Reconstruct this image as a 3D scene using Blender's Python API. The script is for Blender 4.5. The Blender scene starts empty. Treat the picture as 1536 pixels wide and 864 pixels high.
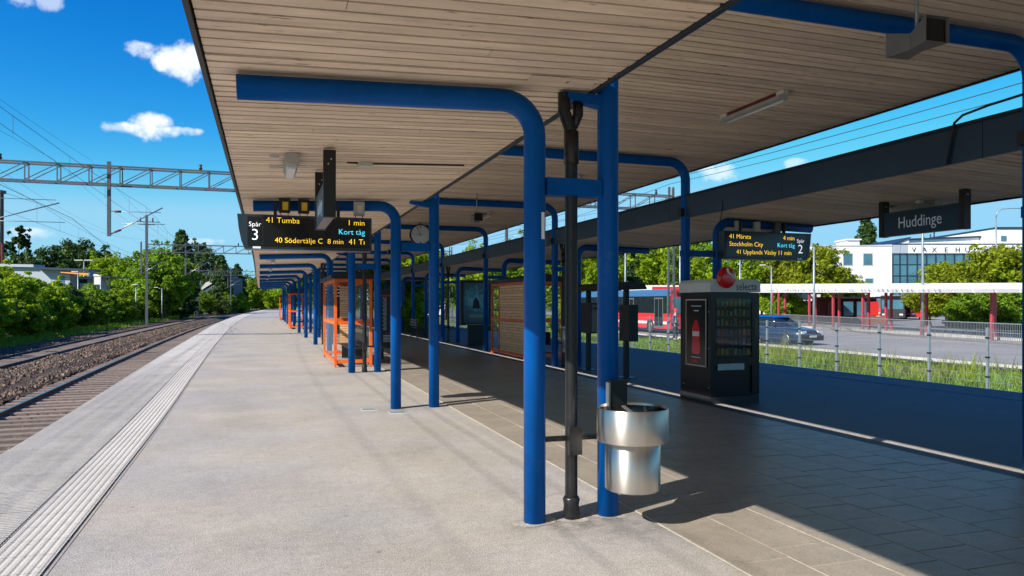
import bpy, math, random
import numpy as np
from mathutils import Vector, Matrix, Euler
random.seed(7); rng = np.random.default_rng(11)
scene = bpy.context.scene
col = scene.collection
# ---------------------------------------------------------------- camera
EYE = 1.65; FPX = 1100.0; HOR = 455.0
YAW = math.atan(368/1100)
cd = bpy.data.cameras.new('camera'); cam = bpy.data.objects.new('camera', cd); col.objects.link(cam)
cam.location = (0, 0, EYE); cam.rotation_euler = (math.radians(90), 0, -YAW)
cd.sensor_width = 36; cd.lens = 36*FPX/1536; cd.shift_y = (HOR-432)/1536
cd.clip_start = .05; cd.clip_end = 6000
scene.camera = cam
CY, SY = math.cos(YAW), math.sin(YAW)
def raydir(px, py=HOR):
    X = (px-768)/FPX; Z = (HOR-py)/FPX
    return Vector((SY+X*CY, CY-X*SY, Z))
def at(px, t, z=0.0):                      # point seen in column px of the photograph, t metres deep
    r = raydir(px); return Vector((r.x*t, r.y*t, z))
# ---------------------------------------------------------------- world, sun, exposure
SUN_E = math.radians(35.0); SUNV = Vector((-1.0, -.40, 0)).normalized()
SUN_AZ = math.atan2(SUNV.x, SUNV.y)
w = bpy.data.worlds.new("World"); scene.world = w; w.use_nodes = True
nt = w.node_tree; N = nt.nodes; Lk = nt.links; N.clear()
out = N.new('ShaderNodeOutputWorld'); bg = N.new('ShaderNodeBackground')
sky = N.new('ShaderNodeTexSky'); sky.sky_type = 'NISHITA'; sky.sun_disc = False
sky.sun_elevation = SUN_E; sky.sun_rotation = SUN_AZ; sky.air_density = 1.0; sky.dust_density = .25; sky.ozone_density = 2.5
SKYSTR = 0.07
bg.inputs['Strength'].default_value = SKYSTR
tint = N.new('ShaderNodeMixRGB'); tint.blend_type = 'MULTIPLY'; tint.inputs[0].default_value = 1; tint.inputs[2].default_value = (.62, 1.0, 1.12, 1)
hs = N.new('ShaderNodeHueSaturation'); hs.inputs['Saturation'].default_value = 1.3
Lk.new(sky.outputs[0], hs.inputs['Color']); Lk.new(hs.outputs[0], tint.inputs[1])
sepc = N.new('ShaderNodeSeparateColor'); cmbc = N.new('ShaderNodeCombineColor'); Lk.new(tint.outputs[0], sepc.inputs[0])
for i, (pw, sc_, cap) in enumerate(((2.7, .97, 3.0), (1.45, .84, 6.4), (1.0, 1.5, 9.0))):
    k1 = N.new('ShaderNodeMath'); k1.operation = 'POWER'; k1.inputs[1].default_value = pw; k2 = N.new('ShaderNodeMath'); k2.operation = 'MULTIPLY'; k2.inputs[1].default_value = sc_
    Lk.new(sepc.outputs[i], k1.inputs[0]); Lk.new(k1.outputs[0], k2.inputs[0])
    k3 = N.new('ShaderNodeMath'); k3.operation = 'SMOOTH_MIN'; k3.inputs[1].default_value = cap; k3.inputs[2].default_value = cap*.35; Lk.new(k2.outputs[0], k3.inputs[0]); Lk.new(k3.outputs[0], cmbc.inputs[i])
geo = N.new('ShaderNodeTexCoord')
def wmath(op, a, b=None, c=None):
    n = N.new('ShaderNodeMath'); n.operation = op
    for i, v in enumerate((a, b, c)):
        if v is None: continue
        if isinstance(v, (int, float)): n.inputs[i].default_value = v
        else: Lk.new(v, n.inputs[i])
    return n.outputs[0]
def wdot(v):
    n = N.new('ShaderNodeVectorMath'); n.operation = 'DOT_PRODUCT'; n.inputs[1].default_value = v
    Lk.new(geo.outputs['Generated'], n.inputs[0]); return n.outputs['Value']
nz = N.new('ShaderNodeTexNoise'); nz.inputs['Scale'].default_value = 26; nz.inputs['Detail'].default_value = 9; nz.inputs['Roughness'].default_value = .62
Lk.new(geo.outputs['Generated'], nz.inputs['Vector'])
noise = wmath('SUBTRACT', nz.outputs['Fac'], .5)
total = None; shade = None
clouds = [(278, 80, 38, 19, 1), (248, 86, 22, 9, 1), (212, 70, 26, 8, .85), (230, 193, 60, 7, 1), (228, 181, 28, 13, 1), (178, 190, 22, 3.5, .6), (278, 195, 28, 5, .8), (1080, 254, 40, 11, .7), (1195, 243, 16, 6, .5),
          (312, 361, 30, 5, .6), (48, 347, 34, 7, .6), (25, 362, 30, 6, .5), (28, -4, 20, 9, .7), (72, -2, 20, 8, .5), (520, -240, 130, 40, .9), (-420, 60, 100, 30, .9), (2100, 120, 90, 26, .9), (1900, -300, 150, 44, .9), (-300, -350, 110, 40, .8)]
for (px, py, hw, hh, dens) in clouds:
    d = raydir(px, py).normalized(); r = d.cross(Vector((0, 0, 1))).normalized(); u = r.cross(d).normalized()
    a = wmath('MULTIPLY', wdot(r), FPX*1.0/hw); b = wmath('MULTIPLY', wdot(u), FPX*1.0/hh)
    b2 = wmath('MULTIPLY', wmath('MINIMUM', b, 0), .55)      # flatter underside
    b = wmath('SUBTRACT', b, b2)
    q = wmath('ADD', wmath('MULTIPLY', a, a), wmath('MULTIPLY', b, b))
    q = wmath('ADD', q, wmath('MULTIPLY', wmath('LESS_THAN', wdot(d), 0), 50))
    m = wmath('SUBTRACT', 1.0, q)
    m = wmath('ADD', m, wmath('MULTIPLY', noise, 4.0))
    n = N.new('ShaderNodeMapRange'); n.interpolation_type = 'SMOOTHSTEP'; n.inputs['From Min'].default_value = .05; n.inputs['From Max'].default_value = 1.15; n.inputs['To Max'].default_value = dens
    Lk.new(m, n.inputs['Value'])
    lim = wmath('SMOOTH_MIN', n.outputs[0], wmath('MAXIMUM', wmath('SUBTRACT', 2.6, q), 0), .2)
    total = lim if total is None else wmath('MAXIMUM', total, lim)
mixc = N.new('ShaderNodeMixRGB'); mixc.inputs[2].default_value = (9.5, 10.2, 11.4, 1)
Lk.new(total, mixc.inputs[0]); Lk.new(cmbc.outputs[0], mixc.inputs[1])
Lk.new(mixc.outputs[0], bg.inputs['Color']); Lk.new(bg.outputs[0], out.inputs['Surface'])
sd = bpy.data.lights.new('sun', 'SUN'); sd.energy = 5.0; sd.angle = math.radians(.5); sd.color = (1, .93, .84)
so = bpy.data.objects.new('sun', sd); col.objects.link(so)
sv = Vector((SUNV.x*math.cos(SUN_E), SUNV.y*math.cos(SUN_E), math.sin(SUN_E)))
so.rotation_euler = (-sv).to_track_quat('-Z', 'Y').to_euler(); so.location = (-20, -8, 30)
scene.view_settings.view_transform = 'Standard'; scene.view_settings.look = 'None'
scene.view_settings.exposure = 0.6; scene.view_settings.gamma = 1
scene.render.engine = 'CYCLES'
scene.cycles.max_bounces = 7; scene.cycles.diffuse_bounces = 2; scene.cycles.glossy_bounces = 3; scene.cycles.transmission_bounces = 4; scene.cycles.transparent_max_bounces = 8
scene.cycles.use_denoising = True; scene.cycles.sample_clamp_indirect = 6
# ---------------------------------------------------------------- materials
MATS = {}
def M(name, c, rough=.6, metal=0.0, var=.12, scale=6.0, bump=0.0, bscale=40.0, orand=0.0, stretch=(1, 1, 1), spec=.5, dirt=None, dscale=2.0, damt=.5, emit=0, coat=0, island=0.0, world=False, dthr=(.52, .7)):
    m = bpy.data.materials.new(name); m.use_nodes = True; t = m.node_tree; n = t.nodes; l = t.links
    p = n['Principled BSDF']; p.inputs['Roughness'].default_value = rough; p.inputs['Metallic'].default_value = metal
    p.inputs['Specular IOR Level'].default_value = spec
    if coat: p.inputs['Coat Weight'].default_value = coat; p.inputs['Coat Roughness'].default_value = .1
    tc = n.new('ShaderNodeTexCoord'); mp = n.new('ShaderNodeMapping'); mp.inputs['Scale'].default_value = stretch
    if world:
        g = n.new('ShaderNodeNewGeometry'); l.new(g.outputs['Position'], mp.inputs['Vector'])
    else: l.new(tc.outputs['Object'], mp.inputs['Vector'])
    oi = n.new('ShaderNodeObjectInfo')
    if orand and not world:
        cm = n.new('ShaderNodeCombineXYZ'); mm = n.new('ShaderNodeMath'); mm.operation = 'MULTIPLY'; mm.inputs[1].default_value = 37
        l.new(oi.outputs['Random'], mm.inputs[0]); l.new(mm.outputs[0], cm.inputs[0]); l.new(mm.outputs[0], cm.inputs[2]); l.new(cm.outputs[0], mp.inputs['Location'])
    nz = n.new('ShaderNodeTexNoise'); nz.inputs['Scale'].default_value = scale; nz.inputs['Detail'].default_value = 6; nz.inputs['Roughness'].default_value = .6
    l.new(mp.outputs[0], nz.inputs['Vector'])
    mr = n.new('ShaderNodeMapRange'); mr.inputs['From Min'].default_value = .3; mr.inputs['From Max'].default_value = .7
    mr.inputs['To Min'].default_value = 1-var; mr.inputs['To Max'].default_value = 1+var; l.new(nz.outputs['Fac'], mr.inputs['Value'])
    fac = mr.outputs[0]
    for src, amt in ((oi.outputs['Random'] if orand else None, orand), (None, 0)):
        if src is None: continue
        r2 = n.new('ShaderNodeMapRange'); r2.inputs['To Min'].default_value = 1-amt; r2.inputs['To Max'].default_value = 1+amt; l.new(src, r2.inputs['Value'])
        mu = n.new('ShaderNodeMath'); mu.operation = 'MULTIPLY'; l.new(fac, mu.inputs[0]); l.new(r2.outputs[0], mu.inputs[1]); fac = mu.outputs[0]
    if island:
        g2 = n.new('ShaderNodeNewGeometry'); r2 = n.new('ShaderNodeMapRange'); r2.inputs['To Min'].default_value = 1-island; r2.inputs['To Max'].default_value = 1+island; l.new(g2.outputs['Random Per Island'], r2.inputs['Value'])
        mu = n.new('ShaderNodeMath'); mu.operation = 'MULTIPLY'; l.new(fac, mu.inputs[0]); l.new(r2.outputs[0], mu.inputs[1]); fac = mu.outputs[0]
    vm = n.new('ShaderNodeVectorMath'); vm.operation = 'SCALE'; vm.inputs[0].default_value = c; l.new(fac, vm.inputs['Scale'])
    colr = vm.outputs[0]
    if dirt is not None:
        nd = n.new('ShaderNodeTexNoise'); nd.inputs['Scale'].default_value = dscale; nd.inputs['Detail'].default_value = 8; nd.inputs['Roughness'].default_value = .7; l.new(mp.outputs[0], nd.inputs['Vector'])
        r3 = n.new('ShaderNodeMapRange'); r3.inputs['From Min'].default_value = dthr[0]; r3.inputs['From Max'].default_value = dthr[1]; r3.inputs['To Max'].default_value = damt; l.new(nd.outputs['Fac'], r3.inputs['Value'])
        mx = n.new('ShaderNodeMixRGB'); l.new(r3.outputs[0], mx.inputs[0]); l.new(colr, mx.inputs[1]); mx.inputs[2].default_value = (*dirt, 1); colr = mx.outputs[0]
    l.new(colr, p.inputs['Base Color'])
    if bump:
        nb = n.new('ShaderNodeTexNoise'); nb.inputs['Scale'].default_value = bscale; nb.inputs['Detail'].default_value = 5; l.new(mp.outputs[0], nb.inputs['Vector'])
        b = n.new('ShaderNodeBump'); b.inputs['Strength'].default_value = bump; b.inputs['Distance'].default_value = .02; l.new(nb.outputs['Fac'], b.inputs['Height']); l.new(b.outputs[0], p.inputs['Normal'])
    if emit:
        p.inputs['Emission Color'].default_value = (*c, 1); p.inputs['Emission Strength'].default_value = emit
    MATS[name] = m; return m
def glass(name, c=(.8, .9, .95), a=.25, rough=.03):
    m = bpy.data.materials.new(name); m.use_nodes = True; t = m.node_tree; n = t.nodes; l = t.links
    p = n['Principled BSDF']; p.inputs['Base Color'].default_value = (*c, 1); p.inputs['Roughness'].default_value = rough
    p.inputs['Alpha'].default_value = a; MATS[name] = m; return m
M('blue_paint', (.0, .090, .36), rough=.34, var=.10, scale=3, spec=.12, dirt=(.05, .16, .36), dscale=7, damt=.45, dthr=(.60, .72), bump=.05, bscale=60)
M('black_paint', (.012, .012, .013), rough=.38, var=.3, scale=8, dirt=(.07, .065, .06), dscale=7, damt=.4, dthr=(.58, .75))
M('plank_paint', (.90, .70, .51), rough=.62, var=.17, scale=1.5, orand=.14, stretch=(1, 6, 6), dirt=(.16, .10, .06), dscale=3.2, damt=.9, dthr=(.60, .70), bump=.15, bscale=60)
M('roof_dark', (.012, .010, .009), rough=.8)
M('slate_metal', (.024, .044, .072), rough=.4, metal=.2, var=.18, scale=1.5)
M('edge_black', (.012, .013, .015), rough=.55)
M('steel', (.66, .62, .57), rough=.36, metal=1, var=.06, scale=3, stretch=(1, 1, .15), bump=.02, bscale=14)
M('steel_dull', (.35, .36, .37), rough=.45, metal=.8, var=.15)
M('galv', (.30, .35, .38), rough=.5, metal=.5, var=.15)
M('gantry_grey', (.11, .125, .135), rough=.6, metal=.3, var=.2)
M('wire', (.05, .055, .06), rough=.6)
M('orange_paint', (.88, .15, .02), rough=.42, var=.12, scale=3, dirt=(.3, .08, .03), dscale=5, damt=.4)
M('slat_wood', (.93, .56, .30), rough=.55, var=.22, scale=3, stretch=(1, 1, 8), orand=.12)
M('concrete_brown', (.24, .185, .15), rough=.9, var=.25, scale=9, orand=.2, bump=.3)
M('rail_side', (.055, .035, .028), rough=.7, var=.2)
M('rail_top', (.45, .47, .5), rough=.22, metal=1)
M('stone', (.15, .105, .075), rough=.95, var=.3, scale=9, island=.6)
M('white_paint', (.80, .80, .80), rough=.5, var=.04, scale=1)
M('cream_white', (.66, .64, .60), rough=.5, var=.08)
M('lamp_grey', (.5, .49, .46), rough=.5, var=.1)
M('housing_grey', (.16, .145, .13), rough=.5, var=.15)
M('screen_black', (.008, .009, .011), rough=.18, var=.1)
M('case_grey', (.022, .034, .045), rough=.35, var=.15)
M('led_amber', (1.0, .62, .03), emit=.75); M('led_cyan', (.10, .72, .95), emit=.75); M('led_white', (.9, .93, .95), emit=.6)
M('sign_navy', (.006, .022, .05), rough=.35, var=.1)
M('letter_white', (.85, .9, .95), rough=.5, var=.02); M('letter_black', (.02, .02, .022), rough=.5)
M('red_gloss', (.72, .012, .014), rough=.2, coat=.5, var=.03); M('red_paint', (.62, .03, .03), rough=.4, var=.08)
M('maroon_paint', (.36, .045, .06), rough=.5, var=.12); M('dark_red', (.13, .025, .02), rough=.7, var=.2)
M('brick', (.48, .17, .09), rough=.85, var=.12, scale=4); M('brick_dark', (.26, .11, .075), rough=.85, var=.15, scale=4)
M('bus_blue', (.04, .13, .27), rough=.35); M('window_dark', (.012, .02, .026), rough=.08, var=.2, spec=.8)
M('window_blue', (.06, .16, .21), rough=.06, var=.35, scale=.35, spec=.9); M('tyre', (.015, .015, .016), rough=.85)
M('car_navy', (.01, .03, .07), rough=.3, coat=.3, var=.05); M('lamp_glass', (.75, .78, .8), rough=.1); M('yellow_lamp', (.85, .55, .03), rough=.25)
M('bark', (.10, .075, .055), rough=.95, var=.3, scale=8, bump=.5)
M('skin', (.55, .33, .24), rough=.6); M('cloth_blue', (.05, .09, .2), rough=.9); M('cloth_red', (.6, .05, .05), rough=.9)
M('grey_wall', (.36, .40, .46), rough=.8, var=.06); M('house_slate', (.06, .09, .13), rough=.7); M('orange_trim', (.75, .28, .06), rough=.6)
M('hatch_metal', (.45, .52, .55), rough=.4, metal=.6, var=.2); M('rubber', (.02, .02, .02), rough=.9)
MATS['steel'].node_tree.nodes['Principled BSDF'].inputs['Anisotropic'].default_value = .8; MATS['steel'].node_tree.nodes['Principled BSDF'].inputs['Anisotropic Rotation'].default_value = .25
glass('pane_glass', (.55, .68, .72), .10); glass('vend_glass', (.04, .06, .065), .58, .02)
def foliage(name, c, trans=.5, isl=.5):
    m = bpy.data.materials.new(name); m.use_nodes = True; t = m.node_tree; n = t.nodes; l = t.links; p = n['Principled BSDF']
    g = n.new('ShaderNodeNewGeometry'); r = n.new('ShaderNodeMapRange'); r.inputs['To Min'].default_value = 1-isl; r.inputs['To Max'].default_value = 1+isl
    l.new(g.outputs['Random Per Island'], r.inputs['Value'])
    oi = n.new('ShaderNodeObjectInfo'); r2 = n.new('ShaderNodeMapRange'); r2.inputs['To Min'].default_value = .85; r2.inputs['To Max'].default_value = 1.15; l.new(oi.outputs['Random'], r2.inputs['Value'])
    mu = n.new('ShaderNodeMath'); mu.operation = 'MULTIPLY'; l.new(r.outputs[0], mu.inputs[0]); l.new(r2.outputs[0], mu.inputs[1])
    v = n.new('ShaderNodeVectorMath'); v.operation = 'SCALE'; v.inputs[0].default_value = c; l.new(mu.outputs[0], v.inputs['Scale'])
    l.new(v.outputs[0], p.inputs['Base Color']); p.inputs['Roughness'].default_value = .55; p.inputs['Specular IOR Level'].default_value = .25
    tr = n.new('ShaderNodeBsdfTranslucent'); v2 = n.new('ShaderNodeVectorMath'); v2.operation = 'MULTIPLY'; v2.inputs[1].default_value = (1.5, 1.3, .5); l.new(v.outputs[0], v2.inputs[0]); l.new(v2.outputs[0], tr.inputs['Color'])
    mx = n.new('ShaderNodeMixShader'); mx.inputs[0].default_value = trans; l.new(p.outputs[0], mx.inputs[1]); l.new(tr.outputs[0], mx.inputs[2]); l.new(mx.outputs[0], n['Material Output'].inputs['Surface'])
    MATS[name] = m
foliage('leaf_bright', (.24, .36, .018)); foliage('leaf_mid', (.18, .31, .022)); foliage('leaf_dark', (.055, .11, .03), .25); foliage('leaf_olive', (.25, .31, .018)); foliage('grass_green', (.19, .32, .035), .4); foliage('leaf_grey', (.11, .15, .06))
# ground-like materials in world space with long streaks
def ground_mat(name, c, speck=.18, sscale=220, blot=.12, bscale=.9, bump=.35, streaks=(), rough=.88, ridges=0, dark_spots=0.0, tintamt=0, spots=()):
    m = bpy.data.materials.new(name); m.use_nodes = True; t = m.node_tree; n = t.nodes; l = t.links; p = n['Principled BSDF']; p.inputs['Roughness'].default_value = rough; p.inputs['Specular IOR Level'].default_value = .25
    g = n.new('ShaderNodeNewGeometry'); sx = n.new('ShaderNodeSeparateXYZ'); l.new(g.outputs['Position'], sx.inputs[0])
    def mt(op, a, b=None):
        k = n.new('ShaderNodeMath'); k.operation = op
        for i, v in enumerate((a, b)):
            if v is None: continue
            if isinstance(v, (int, float)): k.inputs[i].default_value = v
            else: l.new(v, k.inputs[i])
        return k.outputs[0]
    def nzf(s, det=6, rg=.6):
        k = n.new('ShaderNodeTexNoise'); k.inputs['Scale'].default_value = s; k.inputs['Detail'].default_value = det; k.inputs['Roughness'].default_value = rg; l.new(g.outputs['Position'], k.inputs['Vector']); return k.outputs['Fac']
    def rngf(v, lo, hi, a, b):
        k = n.new('ShaderNodeMapRange'); k.inputs['From Min'].default_value = lo; k.inputs['From Max'].default_value = hi; k.inputs['To Min'].default_value = a; k.inputs['To Max'].default_value = b; l.new(v, k.inputs['Value']); return k.outputs[0]
    sp = nzf(sscale, 2, .5); f = mt('MULTIPLY', rngf(sp, .3, .7, 1-speck, 1+speck), rngf(nzf(bscale, 8, .65), .3, .7, 1-blot, 1+blot))
    wob = nzf(1.3, 5, .7)
    for (x0, wd, amt) in streaks:
        dx = mt('SUBTRACT', mt('ADD', sx.outputs[0], mt('MULTIPLY', mt('SUBTRACT', wob, .5), .25)), x0)
        if len(STREAK_FOLLOW): dx = mt('ADD', dx, mt('MULTIPLY', sx.outputs[1], STREAK_FOLLOW[0]))
        e = mt('POWER', 2.718, mt('MULTIPLY', mt('MULTIPLY', dx, dx), -1/(wd*wd)))
        f = mt('MULTIPLY', f, mt('SUBTRACT', 1.0, mt('MULTIPLY', mt('MULTIPLY', e, amt), rngf(nzf(2.2, 6, .7), .35, .6, .2, 1))))
    f = mt('MULTIPLY', f, rngf(nzf(9, 5, .6), .3, .7, 1-blot*.6, 1+blot*.6)); f = mt('MULTIPLY', f, rngf(nzf(28, 3, .6), .3, .7, 1-speck*.25, 1+speck*.25))
    if dark_spots:
        f = mt('MULTIPLY', f, rngf(nzf(14, 3, .5), .66, .72, 1, 1-dark_spots))
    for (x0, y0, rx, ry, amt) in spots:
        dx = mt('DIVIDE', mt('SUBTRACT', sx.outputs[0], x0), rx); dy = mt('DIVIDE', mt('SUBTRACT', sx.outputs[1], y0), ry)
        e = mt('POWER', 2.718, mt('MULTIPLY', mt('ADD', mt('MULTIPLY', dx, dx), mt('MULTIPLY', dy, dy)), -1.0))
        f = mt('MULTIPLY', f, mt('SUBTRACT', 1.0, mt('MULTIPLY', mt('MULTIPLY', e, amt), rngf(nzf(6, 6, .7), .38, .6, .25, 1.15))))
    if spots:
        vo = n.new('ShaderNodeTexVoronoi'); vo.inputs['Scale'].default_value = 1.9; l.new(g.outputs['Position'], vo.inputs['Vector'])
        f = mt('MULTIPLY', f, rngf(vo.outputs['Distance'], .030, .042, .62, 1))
    v = n.new('ShaderNodeVectorMath'); v.operation = 'SCALE'; v.inputs[0].default_value = c; l.new(f, v.inputs['Scale']); colr = v.outputs[0]
    if tintamt:
        mx = n.new('ShaderNodeMixRGB'); l.new(rngf(nzf(.5, 4, .5), .4, .6, 0, tintamt), mx.inputs[0]); l.new(colr, mx.inputs[1])
        v3 = n.new('ShaderNodeVectorMath'); v3.operation = 'MULTIPLY'; v3.inputs[1].default_value = (.86, .93, 1.1); l.new(colr, v3.inputs[0]); l.new(v3.outputs[0], mx.inputs[2]); colr = mx.outputs[0]
    l.new(colr, p.inputs['Base Color'])
    b = n.new('ShaderNodeBump'); b.inputs['Strength'].default_value = bump; b.inputs['Distance'].default_value = .006; l.new(sp, b.inputs['Height']); l.new(b.outputs[0], p.inputs['Normal'])
    MATS[name] = m
STREAK_FOLLOW = []
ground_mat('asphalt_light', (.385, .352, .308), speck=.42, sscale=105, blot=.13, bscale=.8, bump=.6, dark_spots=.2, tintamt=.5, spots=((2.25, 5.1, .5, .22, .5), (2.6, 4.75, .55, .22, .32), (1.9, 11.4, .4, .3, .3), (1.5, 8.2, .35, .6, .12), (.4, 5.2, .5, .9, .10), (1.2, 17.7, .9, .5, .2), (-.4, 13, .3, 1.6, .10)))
ground_mat('asphalt_shaded', (.07, .075, .085), speck=.2, sscale=90, bump=.5, rough=.62)  # same asphalt as the light one, canopy shade put into its base colour
STREAK_FOLLOW = [.022]
ground_mat('coping_concrete', (.50, .475, .43), speck=.16, sscale=60, blot=.12, streaks=((-2.0, .10, .2),), bump=.5)
STREAK_FOLLOW = []
ground_mat('tactile_plate', (.50, .475, .43), speck=.14, sscale=70, blot=.07, dark_spots=.3)
ground_mat('paving_tile', (.30, .262, .215), speck=.2, sscale=90, blot=.14, bscale=1.6, dark_spots=.2, rough=.42, bump=.3)
ground_mat('joint_sand', (.62, .58, .50), speck=.15); ground_mat('ballast', (.085, .060, .045), speck=.65, sscale=16, bump=1.0, blot=.2)
ground_mat('road_asphalt', (.27, .26, .25), speck=.1, sscale=40, blot=.16, bscale=.25); ground_mat('pavement', (.42, .39, .35), speck=.1)
ground_mat('soil_grass', (.10, .13, .03), speck=.3, sscale=12, blot=.3, bscale=.4); ground_mat('plat_wall', (.3, .28, .26)); ground_mat('kerb_stone', (.5, .48, .45))
ground_mat('bare_soil', (.30, .25, .19), speck=.2, sscale=30); ground_mat('stain', (.34, .315, .28), speck=.35, sscale=50, blot=.3, bscale=6)
# ---------------------------------------------------------------- helpers
class B:
    def __init__(s): s.v = []; s.f = []; s.sm = []
    def add(s, vs, fs, smooth=False):
        o = len(s.v); s.v += [tuple(p) for p in vs]; s.f += [tuple(i+o for i in f) for f in fs]
        s.sm += smooth if isinstance(smooth, list) else [smooth]*len(fs); return s
    def box(s, x0, x1, y0, y1, z0, z1):
        return s.add([(x0, y0, z0), (x1, y0, z0), (x1, y1, z0), (x0, y1, z0), (x0, y0, z1), (x1, y0, z1), (x1, y1, z1), (x0, y1, z1)],
                     [(0, 3, 2, 1), (4, 5, 6, 7), (0, 1, 5, 4), (1, 2, 6, 5), (2, 3, 7, 6), (3, 0, 4, 7)])
    def bar(s, p0, p1, wd, dp=None):                  # square bar between two points
        p0 = Vector(p0); p1 = Vector(p1); d = (p1-p0).normalized(); a = d.cross(Vector((0, 0, 1)))
        if a.length < .01: a = Vector((1, 0, 0))
        a.normalize(); b = a.cross(d); dp = dp or wd; a *= wd/2; b *= dp/2
        vs = [p0-a-b, p0+a-b, p0+a+b, p0-a+b, p1-a-b, p1+a-b, p1+a+b, p1-a+b]
        return s.add(vs, [(0, 1, 2, 3), (7, 6, 5, 4), (0, 4, 5, 1), (1, 5, 6, 2), (2, 6, 7, 3), (3, 7, 4, 0)])
    def tube(s, path, r, n=16, caps=True):
        P = [Vector(p) for p in path]; R = r if isinstance(r, (list, tuple)) else [r]*len(P)
        t0 = (P[1]-P[0]).normalized(); a = t0.cross(Vector((0, 1, 0)))
        if a.length < .05: a = t0.cross(Vector((1, 0, 0)))
        a.normalize(); vs = []; fs = []; sm = []
        for i, p in enumerate(P):
            t = (P[min(i+1, len(P)-1)]-P[max(i-1, 0)]).normalized(); a = (a-t*a.dot(t)).normalized(); b = t.cross(a)
            for k in range(n):
                q = 2*math.pi*k/n; vs.append(p+(a*math.cos(q)+b*math.sin(q))*R[i])
        for i in range(len(P)-1):
            for k in range(n): fs.append((i*n+k, i*n+(k+1) % n, (i+1)*n+(k+1) % n, (i+1)*n+k)); sm.append(True)
        if caps: fs += [tuple(range(n))[::-1], tuple((len(P)-1)*n+k for k in range(n))]; sm += [False, False]
        return s.add(vs, fs, sm)
    def lathe(s, prof, c=(0, 0), n=40, cap=False):       # profile (r, z)
        vs = []; fs = []
        for (r, z) in prof:
            for k in range(n): q = 2*math.pi*k/n; vs.append((c[0]+r*math.cos(q), c[1]+r*math.sin(q), z))
        for i in range(len(prof)-1):
            for k in range(n): fs.append((i*n+k, i*n+(k+1) % n, (i+1)*n+(k+1) % n, (i+1)*n+k))
        s.add(vs, fs, True)
        return s
    def prism(s, poly, axis, a, b, smooth=False):       # poly of 2D points extruded along axis
        def mk(p, q):
            return {'x': (q, p[0], p[1]), 'y': (p[0], q, p[1]), 'z': (p[0], p[1], q)}[axis]
        n = len(poly); vs = [mk(p, a) for p in poly]+[mk(p, b) for p in poly]
        fs = [tuple(range(n)), tuple(range(2*n-1, n-1, -1))]+[(i, i+n, (i+1) % n+n, (i+1) % n) for i in range(n)]
        return s.add(vs, fs, [False, False]+[smooth]*n)
    def mesh(s, name, m):
        me = bpy.data.meshes.new(name); me.from_pydata(s.v, [], s.f); me.materials.append(MATS[m] if isinstance(m, str) else m)
        me.polygons.foreach_set('use_smooth', s.sm); me.update(); return me
def link(name, me, parent=None, loc=(0, 0, 0), rot=(0, 0, 0)):
    o = bpy.data.objects.new(name, me); col.objects.link(o)
    if parent is not None: o.parent = parent
    o.location = loc; o.rotation_euler = rot; return o
def ob(name, b, m, parent=None, loc=(0, 0, 0), rot=(0, 0, 0)): return link(name, b.mesh(name, m), parent, loc, rot)
def tag(o, label=None, cat=None, group=None, kind=None):
    if label: o['label'] = label
    if cat: o['category'] = cat
    if group: o['group'] = group
    if kind: o['kind'] = kind
    return o
def thing(name, label, cat, loc=(0, 0, 0), rotz=0, group=None):
    o = bpy.data.objects.new(name, None); col.objects.link(o); o.location = loc; o.rotation_euler = (0, 0, rotz); o.empty_display_size = .2
    return tag(o, label, cat, group)
def kids(o): return [c for c in bpy.data.objects if c.parent == o]
def dup(root, loc, rotz=None, label=None, scale=None, table=None):
    r = root.copy(); col.objects.link(r); r.location = loc
    if rotz is not None: r.rotation_euler = (0, 0, rotz)
    if scale is not None: r.scale = scale if isinstance(scale, tuple) else (scale,)*3
    if label: r['label'] = label
    for ch in (table if table is not None else kids(root)):
        c = ch.copy(); col.objects.link(c); c.parent = r
        for g in kids(ch):
            d = g.copy(); col.objects.link(d); d.parent = c
    return r
def text(s, size, m, parent, loc, rot=(math.pi/2, 0, 0), name='lettering', align='LEFT', ext=.001, sx=1.0):
    cu = bpy.data.curves.new('t', 'FONT'); cu.body = s; cu.size = size; cu.extrude = ext; cu.align_x = align; cu.resolution_u = 3; cu.offset = -.010*size if m.startswith('led') else .0
    t = bpy.data.objects.new('t', cu); col.objects.link(t); dg = bpy.context.evaluated_depsgraph_get(); dg.update()
    me = bpy.data.meshes.new_from_object(t.evaluated_get(dg)); bpy.data.objects.remove(t); me.materials.clear(); me.materials.append(MATS[m])
    o = link(name, me, parent, loc, rot); o.scale = (sx, 1, 1); return o
def interp(pts, y):
    xs = [p[0] for p in pts]; vs = [p[1] for p in pts]
    if y <= xs[0]: return vs[0]
    if y >= xs[-1]: return vs[-1]+(vs[-1]-vs[-2])/(xs[-1]-xs[-2])*(y-xs[-1])
    i = max(k for k in range(len(xs)-1) if xs[k] <= y)
    def tan(k):
        if k == 0 or k == len(xs)-1: return 0 if k == 0 else (vs[-1]-vs[-2])/(xs[-1]-xs[-2])
        return (vs[k+1]-vs[k-1])/(xs[k+1]-xs[k-1])
    h = xs[i+1]-xs[i]; t = (y-xs[i])/h
    return (2*t**3-3*t*t+1)*vs[i]+(t**3-2*t*t+t)*h*tan(i)+(-2*t**3+3*t*t)*vs[i+1]+(t**3-t*t)*h*tan(i+1)
OFF = [(0, 0), (10, -.09), (20, -.36), (30, -.62), (40, -.82), (50, -1.0), (60, -1.12), (75, -1.2), (90, -1.16), (110, -.9), (135, -.35), (170, .9), (222, 3.2), (272, 6.0), (330, 10), (420, 18)]
COFF = [(18, 0), (27, -.04), (36, -.12), (50, -.25), (65, -.36), (80, -.42), (100, -.4)]
EO = [(0, 0), (14, -.02), (23, -.30), (40, -.68), (61, -1.10), (87, -1.16), (110, -.9), (135, -.35), (170, .9), (222, 3.2), (272, 6.0), (330, 10)]
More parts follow.
